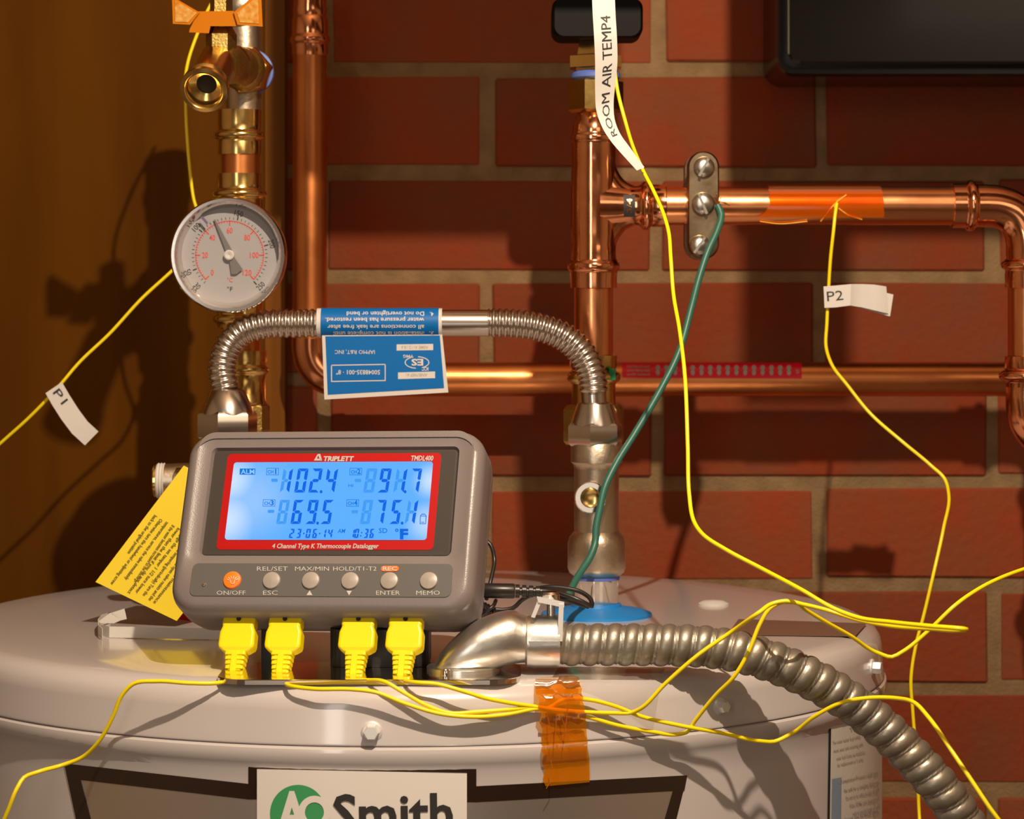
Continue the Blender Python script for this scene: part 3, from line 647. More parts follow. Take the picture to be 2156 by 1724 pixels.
# brass valve with black knob on top of the riser
kv = thing('knob_valve', 'brass valve with black winged knob topping the copper riser, half hidden by the paper tag', 'valve', P(1250, 240, DR))
vx = Matrix.Translation((P(1254,0,DR).x, DR, 0))
obj('hex_body', MB().lathe([(50*kx,zat(238,DR)),(59*kx,zat(232,DR)),(59*kx,zat(172,DR)),(52*kx,zat(167,DR))], 6, vx, smooth=False, phase=.1), brass_m, kv)
obj('thread_seal', MB().lathe([(46*kx,zat(168,DR)),(52*kx,zat(164,DR)),(52*kx,zat(156,DR)),(46*kx,zat(151,DR))], 32, vx), bluetape_m, kv, label='blue thread seal ring')
obj('gland_nut', MB().lathe([(46*kx,zat(152,DR)),(48*kx,zat(146,DR)),(62*kx,zat(144,DR)),(62*kx,zat(120,DR)),(44*kx,zat(116,DR)),(40*kx,zat(92,DR)),(38*kx,zat(80,DR))], 6, vx, smooth=False, phase=.5), brass_m, kv)
obj('stem', MB().lathe([(20*kx,zat(100,DR)),(20*kx,zat(-20,DR))], 24, vx), brass_m, kv)
kb = MB()
pts = rrect(190*kx, 84*kx, 22*kx, 6)
KM = Matrix.Translation((P(1256,0,DR).x, 0, zat(44,DR)))
kb.rings([[(x*.94, DR-.018, z*.92) for x,z in pts], [(x, DR-.014, z) for x,z in pts], [(x, DR+.014, z) for x,z in pts], [(x*.94, DR+.018, z*.92) for x,z in pts]], smooth=False, M=KM)
fixnormals(obj('knob', kb, blackp_m, kv, label='black plastic winged knob'))

# ================================================================== GROUND CLAMP AND WIRE
gc = thing('ground_clamp', 'tarnished bronze pipe clamp with three slotted screws on the upper copper pipe', 'clamp', P(1479, 545, 1.43))
DCl = 1.436; kc = DCl/FP
pts = rrect(66*kc, 226*kc, 32*kc, 8)
GM = Matrix.Translation((P(1479,0,DCl).x, 0, CAMZ-(433-CY)*kc))
mb = MB(); mb.rings([[(x*.90, DCl-.0085, z*.97) for x,z in pts], [(x, DCl-.0065, z) for x,z in pts], [(x, DCl+.001, z) for x,z in pts]], smooth=False, M=GM)
fixnormals(obj('front_jaw', mb, clamp_m, gc))
mb = MB(); mb.rings([[(x, DCl+.014, z) for x,z in pts], [(x, DCl+.028, z) for x,z in pts]], smooth=False, M=GM); fixnormals(obj('rear_jaw', mb, clamp_m, gc))
for yy in (352, 515): obj('clamp_bolt', MB().lathe([(.0022,0),(.0022,.030)], 12, axis(P(1478,yy,DCl), (0,1,0))), screw_m, gc)
for (x_, y_, r_p, slot) in ((1482,352,22,62), (1480,429,24,-68), (1473,516,21,55)):
    A = axis(P(x_,y_,DCl-.0083), (0,-1,0), (0,0,1)); r = r_p*kc
    so = obj('screw', MB().lathe([(r,-.001),(r,.0016),(r*.85,.0032),(r*.5,.0042),(0,.0045)], 32, A), screw_m, gc)
    sa = math.radians(slot); dx, dy = math.cos(sa)*r_p*.95, -math.sin(sa)*r_p*.95; ux, uy = math.sin(sa)*2.6, math.cos(sa)*2.6
    mb = MB(); poly(mb, [(x_-dx-ux,y_-dy-uy),(x_+dx-ux,y_+dy-uy),(x_+dx+ux,y_+dy+uy),(x_-dx+ux,y_-dy+uy)], lambda x,y: P(x,y,DCl-.0083-.0047), lambda x,y: P(x,y,DCl-.0083-.002))
    fixnormals(obj('slot', mb, mat('slot_bright', (.75,.70,.62), .25, 1) if 'slot_bright' not in MATS else MATS['slot_bright'], so))
gw = thing('ground_wire', 'green insulated wire running from the bronze clamp down to the water heater lid', 'wire', P(1210, 1255, 1.36))
gp = [(1511,432,1.426),(1519,452,1.424),(1512,480,1.421),(1490,530,1.416),(1472,585,1.412),(1455,650,1.408),(1428,745,1.40),(1388,825,1.393),(1335,915,1.385),(1296,978,1.378),(1272,1030,1.373),(1262,1075,1.370),(1255,1110,1.368),(1253,1145,1.366),(1243,1172,1.362),(1222,1205,1.355),(1205,1235,1.345),(1192,1265,1.335)]
obj('insulation', MB().tube([P(*q) for q in gp], .00195, 16, .003), green_m, gw)
st_ = MB()
for (dx, dy) in ((-8,-10),(2,-14),(6,-8),(-4,-16)): st_.tube([P(1512,436,1.4255), P(1512+dx*.5,428+dy*.5,1.4245), P(1512+dx,424+dy,1.424)], .0003, 6, .002)
for (dx, dy) in ((18,6),(24,9)): st_.tube([P(1512,424,1.425), P(1512+dx*.6,426,1.4245), P(1512+dx,424+dy,1.4225)], .00022, 6, .002)
obj('copper_strands', st_, copper_m, gw)

# amber tape round the upper pipe with the probe under it
kt = thing('pipe_tape', 'orange amber tape wrapped round the upper copper pipe over a probe', 'tape', P(1735, 470, DR))
lt = MB()
def kp(x, y, e): return onhcyl(x, y, axu, .0111+e)
L_ = [(1616,396),(1612,410),(1618,440),(1608,460),(1600,472)]; Rr = [(1850,396),(1852,410),(1854,440),(1855,455),(1855,465)]
angs = [PI*.45+PI*.75*k/14 for k in range(15)]
Aa = []; Bb = []
for k, a_ in enumerate(angs):
    t = k/14; j = 3*math.sin(k*2.1)
    xa = 1616-(max(0,t-.75)*4)**1.5*26+j*.6; xb = 1851+t*5+j*.3
    rr2 = .0111+.0004+(max(0,t-.8)*.004)
    for X_, lst in ((xa,Aa),(xb,Bb)): lst.append(Vector((P(X_,0,DR).x, DR+rr2*math.cos(a_), axu.z+rr2*math.sin(a_))))
nn = 14
lt.rings([[a*(1-u/nn)+b*(u/nn) for u in range(nn+1)] for a, b in zip(Aa, Bb)], closed=False, cap0=False, cap1=False)
obj('film', lt, kaptonp_m, kt)
cr = MB()
for q in (((1782,410),(1757,430),(1728,466)), ((1775,415),(1762,424),(1756,436)), ((1600,466),(1640,471),(1700,466)), ((1765,438),(1785,452),(1815,462))):
    cr.tube([kp(x,y,.0006) for x,y in q], .0004, 6, .002)
obj('film_crease', cr, mat('crease_yellow', (.8,.42,.05), .2), kt, label='bright creases in the tape')

# ================================================================== BLACK BOX
bb_ = thing('black_box', 'glossy black electrical box on the brick wall at the upper right', 'box', P(1900, 155, 1.65))
DB = 1.585; x0 = P(1660,0,DB).x; x1 = x0+.30; z0 = P(0,134,DB).z; z1 = z0+.34
cxb, czb, wb, hb_ = (x0+x1)/2, (z0+z1)/2, x1-x0, z1-z0
mb = MB(); mb.rings([[(x,y_,z) for x,z in rrect(wb+g, hb_+g, r, 6, cxb, czb)] for (y_, g, r) in ((DB,-.003,.006),(DB+.0012,0,.007),(DB+.016,0.0,.007))], smooth=False)
fixnormals(obj('door', mb, blackbox_m, bb_, label='black door with a thin bright edge'))
mb = MB(); mb.rings([[(x,y_,z) for x,z in rrect(wb+g, hb_+g, r, 6, cxb, czb)] for (y_, g, r) in ((DB+.014,.010,.010),(DB+.018,.013,.012),(1.679,.013,.012))], smooth=False)
fixnormals(obj('case', mb, blackbox_m, bb_))
edge = MB().tube([(x0+.0002,DB+.0006,z0+.006),(x0+.0002,DB+.0006,z1-.01)], .0009, 10, .02); obj('edge_trim', edge, mat('satin_edge', (.32,.32,.24), .35, 1), bb_)

# ================================================================== DATA LOGGER
def Rm(lean, yaw, roll):
    l, y, r = [math.radians(q) for q in (lean, yaw, roll)]
    return Matrix(((math.cos(y),math.sin(y),0),(-math.sin(y),math.cos(y),0),(0,0,1))) @ Matrix(((1,0,0),(0,math.cos(l),math.sin(l)),(0,-math.sin(l),math.cos(l)))) @ Matrix(((math.cos(r),0,-math.sin(r)),(0,1,0),(math.sin(r),0,math.cos(r))))
R3 = Rm(26, 11, 1.0); DC_ = 1.194; cdev = P(686, 1092, DC_); DM = R3.to_4x4(); DM.translation = cdev; DI = DM.inverted(); CAMP = Vector((0,0,CAMZ))
def dloc(px, py, yoff=0.0):            # pixel -> point on the device plane y=yoff, device space
    o_ = DI @ CAMP; p1 = DI @ P(px, py, 1.3); d = p1-o_; t = (yoff-o_.y)/d.y; return o_+d*t
def dsurf(yoff): return lambda x, y: DM @ dloc(x, y, yoff)
def z2(x, y): return (340+x/2.994, 880+y/2.994)      # coordinates read from the enlarged crop
dg = thing('data_logger', 'grey four-channel thermocouple data logger with lit blue screen, leaning on the heater lid', 'data logger', (cdev.x, cdev.y, TOPZ))
XL = dloc(366,1160).x; XR = dloc(1003,1160).x; ZT = dloc(690,904).z; ZB = dloc(690,1288).z; DEP = .034
wB, hB, cxB, czB = XR-XL, ZT-ZB, (XL+XR)/2, (ZT+ZB)/2
tl = dloc(*z2(325,190)); tr_ = dloc(*z2(1862,190)); bl_ = dloc(*z2(248,852)); br_ = dloc(*z2(1812,852))
wx0, wx1, wz0, wz1 = (tl.x+bl_.x)/2, (tr_.x+br_.x)/2, (bl_.z+br_.z)/2, (tl.z+tr_.z)/2
wW, hW, cxW, czW = wx1-wx0, wz1-wz0, (wx0+wx1)/2, (wz0+wz1)/2
mb = MB(); lay = [(DEP,-.008,.010),(DEP-.002,-.003,.012),(DEP*.62,0,.013),(DEP*.60,-.0003,.013),(DEP*.58,0,.013),(.0062,0,.013),(.0032,-.0012,.0125),(.0012,-.0042,.0115),(0,-.0085,.010)]
rs = [[(x,y_,z) for x,z in rrect(wB+g, hB+g, r, 8, cxB, czB)] for (y_, g, r) in lay]
rs += [[(x,y_,z) for x,z in rrect(wW+g, hW+g, r, 8, cxW, czW+dz)] for (y_, g, r, dz) in ((0,.0150,.008,.0012),(.0006,.0130,.007,.0012),(.0010,.0020,.003,0),(.0032,0,.002,0))]
mb.rings(rs, M=DM); o = fixnormals(obj('case', mb, case_m, dg, label='matt grey plastic case'))
def pplate(name, pts, yf, yb, m, parent, M=DM, label=None):
    return fixnormals(obj(name, slab(pts, yf, yb), m, parent, M, label))
pplate('window', rrect(wW, hW, .002, 4, cxW, czW), .0026, .0034, window_m, dg, label='dark grey screen surround')
def rect4(a, b, c, d, r, yo):
    q = [dloc(*z2(*p), yo) for p in (a, b, c, d)]; X0, X1, Z0, Z1 = (q[0].x+q[3].x)/2, (q[1].x+q[2].x)/2, (q[2].z+q[3].z)/2, (q[0].z+q[1].z)/2
    return (X1-X0, Z1-Z0, (X0+X1)/2, (Z0+Z1)/2, r)
a4 = rect4((415,220),(1762,225),(1715,832),(350,828), .0022, .0024); pplate('red_frame', rrect(a4[0],a4[1],a4[4],5,a4[2],a4[3]), .0024, .0028, red_m, dg, label='red printed frame round the screen')
a4 = rect4((455,276),(1708,277),(1672,768),(400,765), .0014, .0021)
spots = [(dsurf(.002)(*z2(*p)), r, k) for p, r, k in (((430,395),.019,.95),((405,640),.021,.95),((1710,395),.012,.9),((1685,660),.014,.75),((560,520),.03,.35))]
lcd = pplate('screen', rrect(a4[0],a4[1],a4[4],5,a4[2],a4[3]), .0021, .0026, lcd_mat(DM, spots), dg, label='backlit blue LCD screen showing temperatures')
# seven-segment digits
sg = dsurf(.0018)
def seg7(mb, x, y, w_, h_, segs, sl=.17, t=.125, sharp=True):
    """(x,y) bottom-left in crop pixels, w,h size"""
    T_ = t*h_; def_ = {}
    def pt(u, v): return z2(x+u*w_+v*h_*sl, y-v*h_)
    e = T_/w_; g = T_/h_; m_ = .5; q = .018
    shapes = {'a': [(q*2,1-q),(1-q*2,1-q),(1-e,1-g),(e,1-g)][::1], 'd': [(q*2,q),(e,g),(1-e,g),(1-q*2,q)],
      'g': [(e*.6,.5),(e,.5+g/2),(1-e,.5+g/2),(1-e*.6,.5),(1-e,.5-g/2),(e,.5-g/2)],
      'f': [(0,1-g*.2),(e,1-g*1.12),(e,.5+g*.6),(e*.45,.5+q),(0,.5+g*.3)], 'e': [(0,g*.2),(0,.5-g*.3),(e*.45,.5-q),(e,.5-g*.6),(e,g*1.12)],
      'b': [(1,1-g*.2),(1,.5+g*.3),(1-e*.45,.5+q),(1-e,.5+g*.6),(1-e,1-g*1.12)], 'c': [(1,g*.2),(1-e,g*1.12),(1-e,.5-g*.6),(1-e*.45,.5-q),(1,.5-g*.3)]}
    for s_ in segs:
        pts = shapes[s_]; mb.add([sg(*pt(*p)) for p in pts], [tuple(range(len(pts)))], False)
DIG = {'0':'abcdef','1':'bc','2':'abged','3':'abgcd','4':'fgbc','5':'afgcd','6':'afgedc','7':'abc','8':'abcdefg','9':'abfgcd','-':'g'}
dk = MB(); gh = MB()
ghs = []
def num(cells, ybot, h_, w_):
    for (x, lit, ghost) in cells:
        ls_ = DIG[lit] if lit else ''
        seg7(dk, x, ybot, w_, h_, ls_)
        if ghost: seg7(gh, x, ybot, w_, h_, [c for c in 'abcdefg' if c not in ls_])
num([(836,'0',0),(925,'2',0),(1022,'4',0)], 472, 157, 66); seg7(dk, 796-66, 472, 74, 157, 'bc'); seg7(gh, 745, 472, 54, 157, 'fge')
num([(1270,'',1),(1360,'9',0),(1552,'7',0)], 472, 157, 66); seg7(dk, 1460, 472, 66, 157, 'bc'); seg7(gh, 1460, 472, 66, 157, 'fge')
num([(722,'',1),(812,'6',0),(905,'9',0),(1000,'5',0)], 670, 157, 62)
num([(1250,'',1),(1335,'7',0),(1435,'5',0)], 670, 157, 60); seg7(dk, 1532, 670, 62, 157, 'bc'); seg7(gh, 1532, 670, 62, 157, 'fge')
def dot(mb, x, y, r=10):
    mb.add([sg(*z2(x+r*math.cos(2*PI*k/10)*.9, y+r*math.sin(2*PI*k/10))) for k in range(10)], [tuple(range(10))], False)
for x, y in ((1006,464),(1536,464),(984,662),(1517,662)): dot(dk, x, y)
for x, y in ((692,392),(1218,393),(670,588),(1198,590)): gh.add([sg(*z2(x+a_,y+b_)) for a_,b_ in ((0,-6),(5,-10),(38,-10),(42,0),(38,10),(4,10),(0,4))], [tuple(range(7))], False)
for i, c_ in enumerate('23-06-14'):
    xx = (802,846,884,906,948,984,1004,1044)[i]
    if c_ == '-': seg7(dk, xx-4, 757, 24, 60, 'g', t=.17)
    else: seg7(dk, xx, 757, 28, 60, DIG[c_], t=.17)
for xx, c_ in ((1186,'1'),(1213,'0'),(1272,'3'),(1308,'6')): seg7(dk, xx, 757, 26, 60, DIG[c_], t=.17)
dot(dk, 1262, 722, 5); dot(dk, 1256, 742, 5)
td = lambda mb, s_, x0_, x1_, y_, c_, bo=.02, sh=0: ptext(mb, s_, z2(x0_,y_), z2(x1_,y_), c_/2.994, sg, bold=bo, shear=sh)
td(dk, 'F', 1503, 1555, 760, 58, .05); td(dk, 'o', 1472, 1494, 716, 28, .02)
md = MB(); td(md, 'AM', 1110, 1160, 724, 26, .01, .2); td(md, 'SD', 1370, 1424, 724, 30, .01); td(md, 'HI', 1178, 1208, 434, 18, 0)
for (x, y, n_) in ((662,315,'1'),(1187,315,'2'),(640,513,'3'),(1167,513,'4')):
    td(md, 'CH', x+7, x+44, y+34, 20, .02); td(md, n_, x+(47 if n_ != '1' else 54), x+(68 if n_ != '1' else 62), y+36, 30, .03)
    for q in (((0,0),(78,0),(78,3),(0,3)), ((0,41),(76,41),(76,44),(0,44)), ((0,0),(3,0),(1,44),(-2,44)), ((75,0),(78,0),(76,44),(73,44))): md.add([sg(*z2(x+a_, y+b_)) for a_, b_ in q], [(0,1,2,3)], False)
for q in (((1630,615),(1670,615),(1670,619),(1630,619)), ((1627,664),(1667,664),(1667,668),(1627,668)), ((1630,615),(1634,615),(1631,668),(1627,668)), ((1666,615),(1671,615),(1667,668),(1663,668)), ((1640,603),(1662,603),(1662,608),(1640,608)), ((1636,655),(1658,655),(1658,659),(1636,659)), ((1640,603),(1644,603),(1634,617),(1630,617)), ((1659,603),(1662,603),(1670,617),(1666,617))):
    dk.add([sg(*z2(*p)) for p in q], [(0,1,2,3)], False)
md.add([sg(*z2(*p)) for p in ((494,318),(592,318),(590,357),(492,357))], [(0,1,2,3)], False)
obj('lcd_digits', dk, digit_m, dg, label='dark blue digits reading 102.4, 91.7, 69.5 and 75.1')
obj('lcd_ghost_segments', gh, ghost_m, dg, label='faint unlit segments')['kind'] = 'stuff'
obj('lcd_symbols', md, mat('lcd_symbol', (0,0,0), 1, spec=0, emit=(.0,.16,.62), es=1), dg)['kind'] = 'stuff'
alm = MB(); ptext(alm, 'ALM', z2(500,352), z2(586,352), 28/2.994, dsurf(.0016), bold=.02); obj('alarm_lettering', alm, mat('lcd_pale', (0,0,0), .5, emit=(.2,.48,.9), es=1), dg)
# printed lettering
wt = MB(); sr = dsurf(.0022)
tw = lambda mb, s_, x0_, x1_, y_, c_, sf_, bo=.02, sh=0: ptext(mb, s_, z2(x0_,y_), z2(x1_,y_), c_/2.994, sf_, bold=bo, shear=sh)
tw(wt, 'TMDL400', 1574, 1714, 268, 30, sr, .03, .25); obj('model_lettering', wt, white_m, dg); wt = MB()
tw(wt, '4 Channel Type K Thermocouple Datalogger', 697, 1370, 820, 28, sr, .025, .25); obj('caption_lettering', wt, white_m, dg); wt = MB(); tw(wt, 'TRIPLETT', 1022, 1214, 270, 28, sr, .045, .2)
for q in (((960,268),(985,226),(992,226),(975,268)), ((985,226),(1000,226),(1012,262),(998,262)), ((975,268),(980,256),(1010,256),(1012,268))): wt.add([sr(*z2(*p)) for p in q], [(0,1,2,3)], False)
obj('maker_lettering', wt, white_m, dg)
a4 = rect4((205,918),(1845,918),(1820,1125),(168,1125), .003, -.0002); bp = pplate('button_panel', rrect(a4[0],a4[1],a4[4],5,a4[2],a4[3]), -.0004, .0010, panel_m, dg, label='darker grey button strip')
wt = MB(); sp_ = dsurf(-.0006)
for s_, x0_, x1_, y_ in (('REL/SET',602,796,962),('MAX/MIN',842,1056,962),('HOLD/T1-T2',1082,1356,962),('ON/OFF',348,530,1114),('ESC',640,732,1114),('ENTER',1353,1503,1114),('MEMO',1606,1754,1114)):
    tw(wt, s_, x0_, x1_, y_, 26, sp_, -.004)
for q in (((934,1086),(952,1116),(914,1116)), ((1166,1088),(1200,1088),(1182,1118))): wt.add([sp_(*z2(*p)) for p in q], [(0,1,2)], False)
obj('panel_lettering', wt, white_m, dg)
q = rect4((1385,932),(1497,932),(1495,966),(1383,966), .0013, -.0006); pplate('record_badge', rrect(q[0],q[1],q[4],5,q[2],q[3]), -.0007, -.0003, mat('record_orange', (.85,.17,.01), .4), dg, label='small orange REC badge')
wt = MB(); tw(wt, 'REC', 1396, 1484, 961, 24, dsurf(-.0009), .02); obj('record_lettering', wt, white_m, dg)
for i, (x, y) in enumerate(((447,1022),(695,1025),(942,1025),(1190,1027),(1437,1027),(1686,1027))):
    c_ = dloc(*z2(x,y), -.0004); A = DM @ axis(c_, (0,-1,0), (0,0,1)); r = 57/2.994*DC_/FP
    bo = obj('button', MB().lathe([(r,-.0005),(r,.0004),(r*.93,.0010),(r*.6,.0014),(0,.0016)], 36, A), orange_m if i == 0 else btn_m, dg, label='orange power button' if i == 0 else None)
ic = MB(); si = dsurf(-.0022)
for a_ in (-70,-42,-14,14,42,70):
    a_ = math.radians(a_); p0 = (447+22*math.sin(a_),1022-16*math.cos(a_)+4); p1 = (447+38*math.sin(a_),1022-30*math.cos(a_)+2)
    u = (math.cos(a_)*2.2, math.sin(a_)*2.2); ic.add([si(*z2(*p)) for p in ((p0[0]-u[0],p0[1]-u[1]),(p0[0]+u[0],p0[1]+u[1]),(p1[0]+u[0],p1[1]+u[1]),(p1[0]-u[0],p1[1]-u[1]))], [(0,1,2,3)], False)
for q in (((431,1018),(435,1018),(442,1044),(438,1044)), ((461,1018),(465,1018),(458,1044),(454,1044)), ((438,1041),(458,1041),(458,1044),(438,1044))): ic.add([si(*z2(*p)) for p in q], [(0,1,2,3)], False)
obj('button_icon', ic, whitep_m, dg)
c_ = dloc(*z2(268,1050), -.0004); obj('indicator_light', MB().lathe([(.0010,-.0004),(.0010,.0002),(.0006,.0008),(0,.0009)], 16, DM @ axis(c_, (0,-1,0), (0,0,1))), chrome_m, dg)
gp_ = MB(); gp_.rings([[DM @ Vector((x,.0013,z)) for x,z in rrect(wW-.001, hW-.001, .002, 4, cxW, czW)], [DM @ Vector((x,.0009,z)) for x,z in rrect(wW-.001, hW-.001, .002, 4, cxW, czW)]], smooth=False)
fixnormals(obj('screen_cover', gp_, glass_m, dg, label='clear screen cover'))
# rear fold-out foot
mb = MB(); fx0, fx1 = P(697,0,1.20).x, P(905,0,1.20).x
pts = rrect(fx1-fx0, .042, .008, 5, (fx0+fx1)/2, 1.208)
mb.rings([[(x,y,z) for x,y in pts] for z in (TOPZ+.0015, TOPZ+.019)], smooth=False)
fixnormals(obj('stand_foot', mb, rub_m, dg, label='black foot under the logger'))
fixnormals(obj('stand_foot', MB().box((P(548,0,1.2).x,1.205,TOPZ), (P(580,0,1.2).x,1.225,TOPZ+.018)), rub_m, dg))

# ================================================================== THERMOCOUPLE LEADS
def bottom_xy(px, py):
    o_ = DI @ CAMP; p1 = DI @ P(px, py, 1.3); d = p1-o_; t = (ZB-o_.z)/d.z; return o_+d*t
def plug(parent, px):
    q = bottom_xy(px, 1306); x, y = q.x, q.y; z0_ = ZB+.001
    hw = [(0,.0078),(.0035,.0079),(.0050,.0076),(.0062,.0080),(.0080,.0086),(.0140,.0087),(.0152,.0083),(.0166,.0066),(.0172,.0052)]
    rings = []
    for s_, w_ in hw:
        t_ = .0040 if .0002 < s_ < .0160 else .0034
        rings.append([(x+a_, y+b_, z0_-s_) for a_, b_ in rrect(2*w_, 2*t_, .0014, 3)])
    fixnormals(obj('plug_shell', MB().rings(rings, smooth=False, M=DM), yplug_m, parent))
    mb = MB(); rings = []
    for k in range(6):
        s0 = .0172+k*.0022; w_ = .0050-k*.00022
        for s_, g in ((s0,0),(s0+.00145,0),(s0+.0015,-.0011),(s0+.0021,-.0011)): rings.append([(x+a_, y+b_, z0_-s_) for a_, b_ in rrect(2*(w_+g), 2*(.0034+g*.6-k*.0002), .0009, 3)])
    mb.rings(rings, smooth=False, M=DM); mb.box((x-.0014,y-.0038,z0_-.0300), (x+.0014,y-.002,z0_-.0172), M=DM)
    s_ = .0172+6*.0022; mb.rings([[(x+a_, y+b_, z0_-s_-k*.0015) for a_, b_ in rrect(.0078-k*.001, .0050, .0009, 3)] for k in (0, 1)], smooth=False, M=DM)
    fixnormals(obj('strain_relief', mb, yplug_m, parent))
    obj('plug_hole_shade', MB().lathe([(.0011,0),(.0011,.0003),(0,.0003)], 16, DM @ axis((x+.0002,y-.0040,z0_-.0016), (0,-1,0), (0,0,1))), recess_shade_m, parent)  # small dark disc paints the shade of the screw hole
    return DM @ Vector((x, y, z0_-.0300))
RW = .00098
def wire(parent, pts, name='wire', r=RW): return obj(name, MB().tube(pts, r, 10, .002), ywire_m, parent)
def W(px, py, g): return oncyl(px, py, .2590+g)
# lead 1: to the left, out of frame, back up behind the gauge
l1 = thing('thermocouple_lead', 'yellow thermocouple lead tagged P1, plugged in leftmost and running off to the left', 'cable', P(503, 1430, 1.17), 'yellow thermocouple leads')
e1 = plug(l1, 507)
w1 = [e1, P(493,1431,1.160), P(455,1438,1.153), W(400,1438,.006), W(330,1434,.010), W(280,1440,.013), W(258,1462,.014), W(238,1508,.014), W(205,1565,.014), W(170,1596,.014), W(130,1611,.018), W(80,1625,.03), W(50,1637,.035), P(38,1655,1.155), P(15,1710,1.155), P(-10,1765,1.16), P(-60,1790,1.22), P(-140,1700,1.32), P(-200,1400,1.45), P(-150,1080,1.50), P(-40,970,1.49), P(10,925,1.485), P(60,880,1.48), P(125,812,1.475), P(165,765,1.475), P(230,703,1.475), P(300,627,1.475), P(360,572,1.475), P(405,528,1.475), P(425,480,1.475), P(408,420,1.475), P(400,360,1.475), P(394,290,1.475), P(391,225,1.475), P(392,150,1.47), P(420,60,1.47), P(470,-40,1.47)]
wire(l1, w1)
tgm = MB(); c3 = [(113,816),(128,842),(147,872),(168,900),(193,923)]; w3 = 21.5; A_ = []; B_ = []
nr = [(-.80,.60),(-.84,.54),(-.83,.56),(-.76,.65),(-.66,.75)]; dds = [1.471,1.470,1.468,1.466,1.467]
for (x,y), (nx,ny), dd in zip(c3, nr, dds): A_.append(P(x+nx*w3,y+ny*w3*.9,dd)); B_.append(P(x-nx*w3,y-ny*w3*.9,dd))
strip(tgm, A_, B_, .0004); tpp = fixnormals(obj('paper_tag', tgm, whitep_m, l1, label='white paper tag P1'))
def p1s(x, y):
    t = max(0, min(3.9, ((x-113)*.52+(y-816)*.855)/32.0)); i = int(t); return P(x, y, dds[i]*(1-t+i)+dds[i+1]*(t-i)-.0005)
lt = MB(); ptext(lt, 'P1', (111,827), (130,852), 17, p1s, bold=0); obj('tag_lettering', lt, ink_m, tpp)
# lead 2 (P2)
TAPEX = [(1128,1492),(1180,1474),(1232,1472)]
l2 = thing('thermocouple_lead', 'yellow thermocouple lead tagged P2, second plug from left, ending on the upper pipe', 'cable', P(600, 1432, 1.17), 'yellow thermocouple leads')
e2 = plug(l2, 604)
w2 = [e2, P(597,1434,1.155), P(608,1443,1.146), W(660,1450,.003), W(740,1451,.004), W(790,1457,.005), W(850,1480,.005), W(930,1503,.005), W(1000,1509,.005), W(1060,1505,.004), W(1130,1492,.0022), W(1155,1490,.0018), W(1182,1474,.0018), W(1232,1472,.0022), W(1290,1485,.004), W(1350,1508,.006), W(1430,1527,.011), W(1520,1543,.016), W(1600,1560,.021), W(1630,1561,.023), P(1665,1545,1.182), P(1720,1505,1.172), P(1775,1478,1.166), P(1830,1469,1.162), P(1890,1470,1.155), P(1925,1479,1.145), P(1955,1510,1.135), P(2010,1590,1.12), P(2080,1695,1.11), P(2130,1770,1.11), P(2130,1860,1.12), P(2040,1900,1.25), P(1950,1850,1.36), P(1936,1724,1.40), P(1930,1600,1.40), P(1922,1500,1.40), P(1918,1430,1.40), P(1928,1360,1.40), P(1945,1295,1.40), P(1965,1210,1.40), P(1987,1110,1.41), P(1998,1045,1.41), P(1990,1010,1.41), P(1960,980,1.415), P(1900,930,1.42), P(1830,868,1.43), P(1785,812,1.435), P(1750,765,1.437), P(1740,735,1.437), P(1741,680,1.437), P(1744,620,1.437), P(1749,540,1.434), P(1755,485,1.432), P(1759,448,1.4345), P(1762,428,1.4372)]
wire(l2, w2)
tgm = MB(); DT = 1.434
A_ = [P(x,y,d) for x,y,d in ((1734,603,DT),(1760,601,DT-.001),(1792,598,DT-.003),(1815,598,DT+.001),(1840,599,DT),(1866,603,DT+.003))]
B_ = [P(x,y,d) for x,y,d in ((1736,648,DT),(1760,647,DT-.001),(1790,643,DT-.003),(1815,647,DT+.001),(1840,653,DT),(1870,660,DT+.003))]
strip(tgm, A_, B_, .0004); tpp = fixnormals(obj('paper_tag', tgm, whitep_m, l2, label='white folded paper tag P2'))
tgm = MB(); strip(tgm, [P(1800,602,DT+.003),P(1840,610,DT+.0035),P(1881,620,DT+.004)], [P(1800,645,DT+.003),P(1835,655,DT+.0035),P(1874,666,DT+.004)], .0004); fixnormals(obj('tag_back', tgm, whitep_m, tpp))
lt = MB(); ptext(lt, 'P2', (1742,634), (1776,631), 20, lambda x,y: P(x,y,DT-.00025-.001*(x-1734)/26 if x < 1760 else DT-.00125-.002*(x-1760)/32), bold=0); obj('tag_lettering', lt, ink_m, tpp)
# lead 3: plain, goes off right
l3 = thing('thermocouple_lead', 'yellow thermocouple lead without tag, third plug from the left, leaving the frame at right', 'cable', P(750, 1430, 1.17), 'yellow thermocouple leads')
e3 = plug(l3, 758)
w3_ = [e3, P(746,1431,1.157), P(775,1432,1.149), W(812,1436,.001), W(850,1458,.003), W(900,1486,.004), W(945,1501,.0045), W(1000,1499,.004), W(1070,1494,.0035), W(1130,1490,.0018), W(1165,1497,.0018), W(1232,1508,.0018), W(1300,1527,.004), W(1370,1540,.006), W(1425,1546,.008), W(1444,1542,.009), P(1465,1515,1.166), P(1510,1460,1.158), P(1545,1425,1.152), P(1575,1375,1.15), P(1602,1310,1.15), P(1620,1282,1.15), P(1645,1268,1.15), P(1670,1268,1.15), P(1695,1283,1.16), P(1740,1310,1.17), P(1790,1338,1.18), P(1850,1375,1.19), P(1878,1383,1.19), P(1900,1372,1.19), P(1950,1332,1.19), P(2010,1275,1.19), P(2060,1240,1.20), P(2156,1198,1.22), P(2260,1180,1.25)]
wire(l3, w3_)
